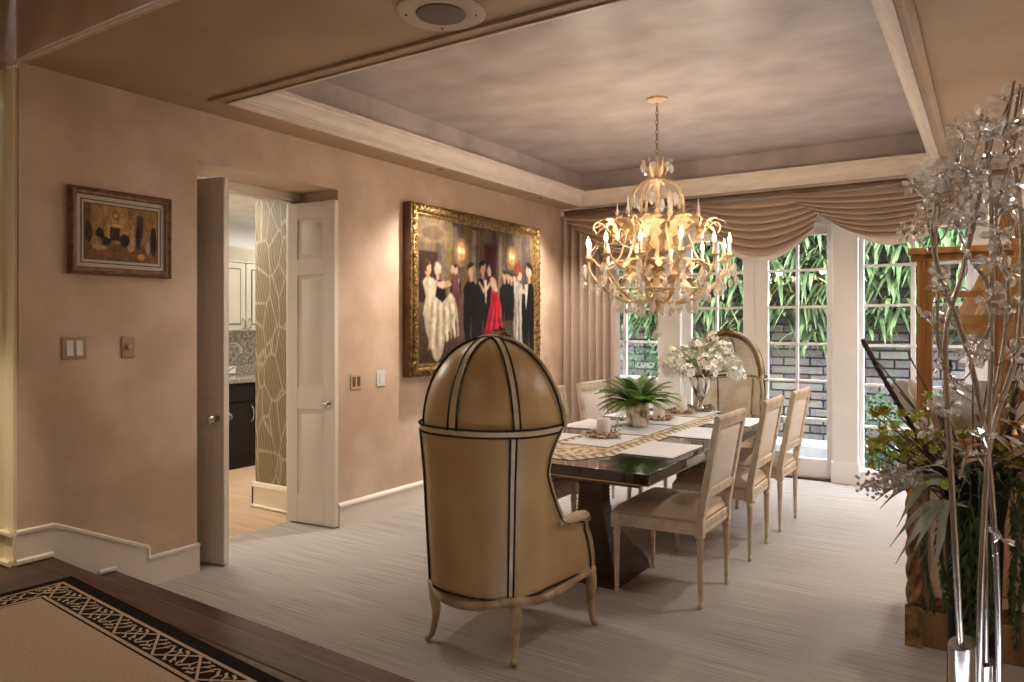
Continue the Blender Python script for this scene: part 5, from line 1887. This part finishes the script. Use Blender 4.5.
def A(a, dpt, z):
    """a: metres to the right across the room diagonal, dpt: metres away, z: height above the vase lip (0.90)"""
    return Vector((RX * a - RY * dpt, RY * a + RX * dpt, z - 0.90))


rnd = random.Random(77)
# dark knobbly stalks
for pts in ([A(-0.02, 0, 0.85), A(-0.15, 0.02, 1.00), A(-0.31, 0.0, 1.24), A(-0.425, -0.02, 1.43)], [A(0.06, 0, 0.85), A(0.14, 0.02, 1.05), A(0.17, 0.02, 1.25), A(0.23, 0.05, 1.42)], [A(0.08, -0.02, 0.85), A(0.18, -0.03, 1.0), A(0.27, -0.05, 1.16)], [A(-0.01, 0.05, 0.85), A(-0.06, 0.08, 1.1), A(-0.03, 0.1, 1.35)]):
    P = bez(pts, 10)
    m = MB().tube(P, [0.0075 + 0.003 * (i % 2) for i in range(len(P))], 6)
    for i in range(0, len(P) - 1):
        for q in range(3):
            a = rnd.uniform(0, 2 * PI)
            m.ball(P[i] + Vector((0.008 * math.cos(a), 0.008 * math.sin(a), rnd.uniform(-.01, .01))), 0.0055, 5)
    obj('dark_stalk', m, 'dark_stalk', t)


def bud():
    m = MB().ball((0, 0, 0.008), 0.012, 6)
    for k in range(12):
        a = 2.4 * k
        e = 0.25 + 0.9 * k / 12
        m.blade((0, 0, 0), (math.cos(a) * e, math.sin(a) * e, 1.0), 0.036, 0.012, 0.2, 3)
    return m


bd = bud().data('lime_bud', 'bud_lime', 0)
sm = MB()
bl = [(-0.36, 1.03), (-0.32, 1.10), (-0.30, 1.00), (-0.27, 1.07), (-0.25, 0.98), (-0.22, 1.12), (-0.20, 1.02), (-0.31, 0.94), (-0.26, 0.91), (-0.22, 0.95), (-0.18, 0.90), (-0.16, 1.05), (-0.12, 1.10), (-0.11, 0.99), (-0.14, 1.19), (-0.20, 1.22), (0.17, 1.22), (0.21, 1.26), (0.19, 1.18), (0.12, 0.96), (0.15, 0.90), (0.06, 1.0), (0.2, 0.86), (-0.05, 1.12), (-0.08, 0.93), (0.0, 1.05), (0.24, 0.98), (-0.28, 1.15), (-0.37, 1.09), (0.10, 1.08)]
bl += [(rnd.uniform(-.38, -.02), rnd.uniform(0.90, 1.16)) for _ in range(26)] + [(rnd.uniform(.05, .24), rnd.uniform(0.88, 1.1)) for _ in range(8)]
for i, (a, z) in enumerate(bl):
    p = A(a + rnd.uniform(-.01, .01), rnd.uniform(-.12, .12), z)
    o = obj('lime_bud', bd, None, t, loc=p, rot=(rnd.uniform(-.5, .5), rnd.uniform(-.5, .5), rnd.uniform(0, 6)), scale=rnd.uniform(1.1, 1.6))
    sm.tube(bez([A(0, 0, 0.80), A(a * .4, 0, 0.5 * (z + 0.80)), p], 5), 0.0028, 5)
# bare twigs
for (a, z) in ((-0.33, 1.34), (-0.22, 1.38), (-0.25, 1.23), (0.10, 1.35), (0.28, 1.30), (0.03, 1.42)):
    sm.tube(bez([A(0, 0, 0.85), A(a * .5, 0.03, 0.5 * (z + 0.9)), A(a, 0.05, z)], 6), 0.003, 5)
obj('stems', sm, 'stem_brown', t)
# strap leaves
for (a1, z1, a2, z2, w) in ((-0.27, 0.94, -0.435, 0.864, 0.028), (-0.28, 0.925, -0.42, 0.835, 0.028), (-0.25, 0.92, -0.36, 0.77, 0.036), (-0.23, 0.85, -0.385, 0.70, 0.032), (-0.21, 0.845, -0.364, 0.64, 0.040), (-0.18, 0.84, -0.23, 0.588, 0.042), (-0.20, 0.85, -0.31, 0.66, 0.036)):
    P = bez([A(-0.05, -0.04, 0.85), A(a1 + 0.09, -0.10, z1 - 0.005), A(a1, -0.13, z1), A((a1 + a2) / 2, -0.14, (z1 + z2) / 2 + 0.02), A(a2, -0.14, z2)], 7)
    m = MB()
    for i, p in enumerate(P):
        k = i / (len(P) - 1)
        ww = 0.82 * w * (0.5 + 0.5 * math.sin(PI * min(1, k * 1.1))) * (1 if k < 0.75 else (1 - k) / 0.25 + 0.05)
        tg = (P[min(i + 1, len(P) - 1)] - P[max(i - 1, 0)]).normalized()
        sd = tg.cross(Vector((0.15 + 0.5 * math.sin(i * .3 + a1 * 40), 1.0, 0.35))).normalized()
        m.v += [tuple(p - sd * ww * .5), tuple(p + Vector((0, 0, -0.004))), tuple(p + sd * ww * .5)]
    for i in range(len(P) - 1):
        m.f += [(3 * i, 3 * i + 1, 3 * i + 4, 3 * i + 3), (3 * i + 1, 3 * i + 2, 3 * i + 5, 3 * i + 4)]
        m.m += [0, 0]
    obj('strap_leaf', m, 'strap_leaf', t, smooth=70)
# berry sprays
for (a, z, dp, n) in ((-0.375, 0.945, -0.12, 90), (-0.32, 0.962, -0.13, 60), (-0.425, 0.925, -0.11, 60)):
    m = MB()
    for i in range(n):
        m.ball(A(a + max(-.06, min(.06, rnd.gauss(0, .028))), dp + rnd.gauss(0, .025), z + max(-.04, min(.04, rnd.gauss(0, .02))) - 0.03 * (i / n)), 0.0065, 6)
    m.tube(bez([A(-0.04, 0, 0.85), A(a * .6, dp, z + 0.02), A(a, dp, z)], 5), 0.0025, 5)
    obj('berry_spray', m, 'berry_grey', t)
# hanging amaranth tassels
for (a, dp, z0, z1, w) in ((-0.075, -0.10, 0.86, 0.02, 0.034), (-0.11, -0.09, 0.84, 0.32, 0.028), (-0.055, -0.12, 0.82, 0.12, 0.03), (-0.15, -0.06, 0.82, 0.45, 0.022), (-0.19, -0.03, 0.80, 0.42, 0.018), (0.11, -0.06, 0.84, 0.40, 0.024), (0.16, -0.02, 0.85, 0.28, 0.02), (0.20, 0, 0.84, 0.45, 0.02), (-0.02, -0.125, 0.80, 0.40, 0.026), (0.07, -0.11, 0.82, 0.5, 0.02)):
    m = MB()
    w *= 1.35
    n = int((z0 - z1) / 0.0028)
    for i in range(n):
        k = i / n
        c = A(a * (1.0 + 0.1 * math.sin(k * 5)), dp, z0 - (z0 - z1) * k)
        an = rnd.uniform(0, 2 * PI)
        m.blade(c, (math.cos(an), math.sin(an), -0.7), w * rnd.uniform(.7, 1.3) * (1 - .4 * k), 0.010, 0.5, 2)
    m.tube(bez([A(0, 0, 0.86), A(a * .8, dp * .7, 0.90), A(a, dp, z0), A(a, dp, z1)], 6), 0.003, 5)
    obj('hanging_tassel', m, 'hanging_green', t, smooth=0)
# filler foliage and brown leaves
m = MB()
for i in range(420):
    v = Vector((rnd.gauss(0, 1), rnd.gauss(0, 1), rnd.gauss(0, .7)))
    c = A(v.x * 0.10 + 0.01, v.y * 0.07, 0.94 + v.z * 0.07)
    m.blade(c, (rnd.uniform(-1, 1), rnd.uniform(-1, 1), rnd.uniform(-.3, 1)), rnd.uniform(.04, .08), 0.012, 0.6, 3)
obj('filler_foliage', m, 'deep_foliage', t, smooth=0)
m = MB()
for i in range(26):
    c = A(rnd.uniform(0.02, 0.22), rnd.uniform(-.06, .06), rnd.uniform(0.95, 1.2))
    m.blade(c, (rnd.uniform(-1, 1), rnd.uniform(-1, .4), rnd.uniform(-.3, 1)), rnd.uniform(.08, .14), 0.04, 0.4, 4)
for i in range(14):
    c = A(rnd.uniform(-.3, -.05), rnd.uniform(-.05, .1), rnd.uniform(0.95, 1.1))
    m.blade(c, (rnd.uniform(-1, 1), rnd.uniform(-1, .4), rnd.uniform(-.3, 1)), rnd.uniform(.06, .10), 0.03, 0.4, 4)
obj('brown_leaves', m, 'brown_leaf', t, smooth=0)

# ------------------------------------------------------------------ crystal flower floor lamp
FX, FY = -0.067, 2.82
t = thing('crystal_floor_lamp', 'tall chrome floor lamp branching into clear crystal flowers at the right edge', 'floor lamp', (FX, FY, 0))


def B(a, z, dpt=0.0):
    return Vector((RX * a - RY * dpt, RY * a + RX * dpt, z))


obj('base_plate', MB().lathe([(0.20, 0), (0.20, 0.012), (0.19, 0.018), (0.02, 0.02)], B(0.06, 0), n=32), 'chrome', t)


def cut_tube(a, d, r, h):
    m = MB()
    n = 24
    c = B(a, 0, d)
    vs = []
    for k in range(n):
        an = 2 * PI * k / n
        x, y = r * math.cos(an), r * math.sin(an)
        vs.append((c.x + x, c.y + y, 0.018))
    for k in range(n):
        an = 2 * PI * k / n
        x, y = r * math.cos(an), r * math.sin(an)
        vs.append((c.x + x, c.y + y, h + 0.35 * (x * RX + y * RY) + 0.5 * (-x * RY + y * RX) * 0.3))
    m.add(vs, [(k, (k + 1) % n, n + (k + 1) % n, n + k) for k in range(n)] + [tuple(range(n, 2 * n)), tuple(range(n))[::-1]])
    return m


obj('base_tube', cut_tube(-0.01, 0.0, 0.040, 0.445), 'chrome', t)
obj('base_tube', cut_tube(0.085, 0.03, 0.027, 0.37), 'chrome', t)
stems = [
    [B(-0.015, 0.44), B(-0.04, 0.9), B(-0.06, 1.25), B(-0.062, 1.47), B(-0.02, 1.62), B(0.02, 1.78), B(0.05, 1.92)],
    [B(0.045, 0.02), B(0.05, 0.6), B(0.07, 1.0), B(0.085, 1.4), B(0.085, 1.8), B(0.07, 2.10), B(0.05, 2.17)],
    [B(0.115, 0.02), B(0.105, 0.6), B(0.075, 1.05), B(0.02, 1.35), B(-0.045, 1.55), B(-0.10, 1.72), B(-0.085, 1.88), B(-0.10, 1.95)],
    [B(0.085, 0.37, .03), B(0.09, 0.9, .04), B(0.12, 1.15, .04), B(0.19, 1.40, .03), B(0.20, 1.7, .02), B(0.17, 1.95), B(0.12, 2.12), B(0.14, 2.2)],
    [B(0.08, 1.2), B(0.115, 1.35), B(0.14, 1.6), B(0.10, 1.85), B(0.16, 2.05)],
    [B(-0.055, 1.3), B(-0.09, 1.45), B(-0.09, 1.65), B(-0.11, 1.78), B(-0.09, 1.95)],
    [B(0.02, 1.36), B(0.09, 1.50), B(0.07, 1.62), B(-0.01, 1.75), B(-0.03, 1.95)]]
for i, s in enumerate(stems):
    P = bez(s, 8)
    r0 = 0.0105 if i < 4 else 0.008
    obj('stem', MB().tube(P, [r0 - 0.004 * k / (len(P) - 1) for k in range(len(P))], 8), 'chrome', t, smooth=70)


def cflower():
    m = MB()
    for k in range(5):
        a = 2 * PI * k / 5
        ca, sa = math.cos(a), math.sin(a)

        def Q(r, w, z):
            return (r * ca - w * sa, r * sa + w * ca, z)
        vs = [Q(0.006, 0, 0.004), Q(0.020, -0.010, 0.006), Q(0.034, -0.013, 0.012), Q(0.044, 0, 0.017), Q(0.034, 0.013, 0.012), Q(0.020, 0.010, 0.006), Q(0.026, 0, 0.016), Q(0.026, 0, 0.001)]
        fs = []
        for i in range(6):
            fs += [(i, (i + 1) % 6, 6), ((i + 1) % 6, i, 7)]
        m.add(vs, fs)
    m.ball((0, 0, 0.008), 0.008, 6, 1)
    m.tube([(0, 0, 0), (0, 0, -0.012)], 0.003, 5, 1)
    return m


cf = cflower().data('crystal_flower', ['flower_crystal', 'chrome'], 0)
rnd = random.Random(9)
twigs = MB()
spots = []
ends = [(-0.10, 1.95, 0), (-0.05, 1.96, 0), (0.05, 2.10, 0), (0.02, 2.0, 0), (0.12, 2.12, 0), (0.15, 2.0, 0.03), (0.0, 1.85, 0), (0.10, 1.9, 0), (-0.12, 1.80, 0), (0.17, 1.85, 0), (-0.02, 2.08, 0), (0.17, 2.12, 0)]
for (a, z, d) in ends:
    for q in range(5):
        spots.append((a + rnd.gauss(0, .035), z + rnd.gauss(0, .035), d + rnd.gauss(0, .06), (a, z - 0.08, d)))
low = [(-0.13, 1.62), (-0.115, 1.50), (-0.07, 1.58), (-0.02, 1.66), (0.03, 1.70), (0.10, 1.66), (0.15, 1.55), (0.07, 1.56), (0.0, 1.50), (0.05, 1.42), (0.11, 1.42), (-0.05, 1.38), (0.17, 1.40), (0.02, 1.32), (0.06, 1.28), (0.13, 1.30), (-0.11, 1.36), (0.14, 1.72), (-0.08, 1.70), (0.18, 1.62), (-0.10, 1.22), (-0.06, 1.14), (0.05, 1.13), (0.0, 1.2), (0.09, 1.02), (0.0, 1.42), (0.08, 1.78), (-0.05, 1.79), (0.1, 0.80), (-0.02, 1.03)]
for (a, z) in low:
    spots.append((a + rnd.uniform(-.015, .015), z + rnd.uniform(-.02, .02), rnd.gauss(0, .06), (a * 0.6 + 0.03, z - 0.07, 0)))
for i, (a, z, d, src) in enumerate(spots[:95]):
    p = B(a, z, d)
    v = Vector((rnd.gauss(0, .7), rnd.gauss(-.4, .6), rnd.gauss(0.4, .6))).normalized()
    o = obj('crystal_flower', cf, None, t, loc=p, scale=rnd.uniform(0.85, 1.3))
    o.rotation_mode = 'QUATERNION'
    o.rotation_quaternion = v.to_track_quat('Z', 'X')
    if i % 2 == 0 or i > 59:
        twigs.tube(bez([B(*src[:2], src[2]), (B(*src[:2], src[2]) + p) / 2 + Vector((0.01, 0, -0.01)), p], 4), 0.0028, 5)
for (a, z, h) in ((0.13, 2.12, 0.16), (0.15, 2.10, 0.17), (0.16, 2.06, 0.20), (-0.02, 0.98, 0.10)):
    obj('rod', MB().tube([B(a, z), B(a + 0.03, z + h)], 0.005, 6), 'chrome', t)
obj('twigs', twigs, 'chrome', t)
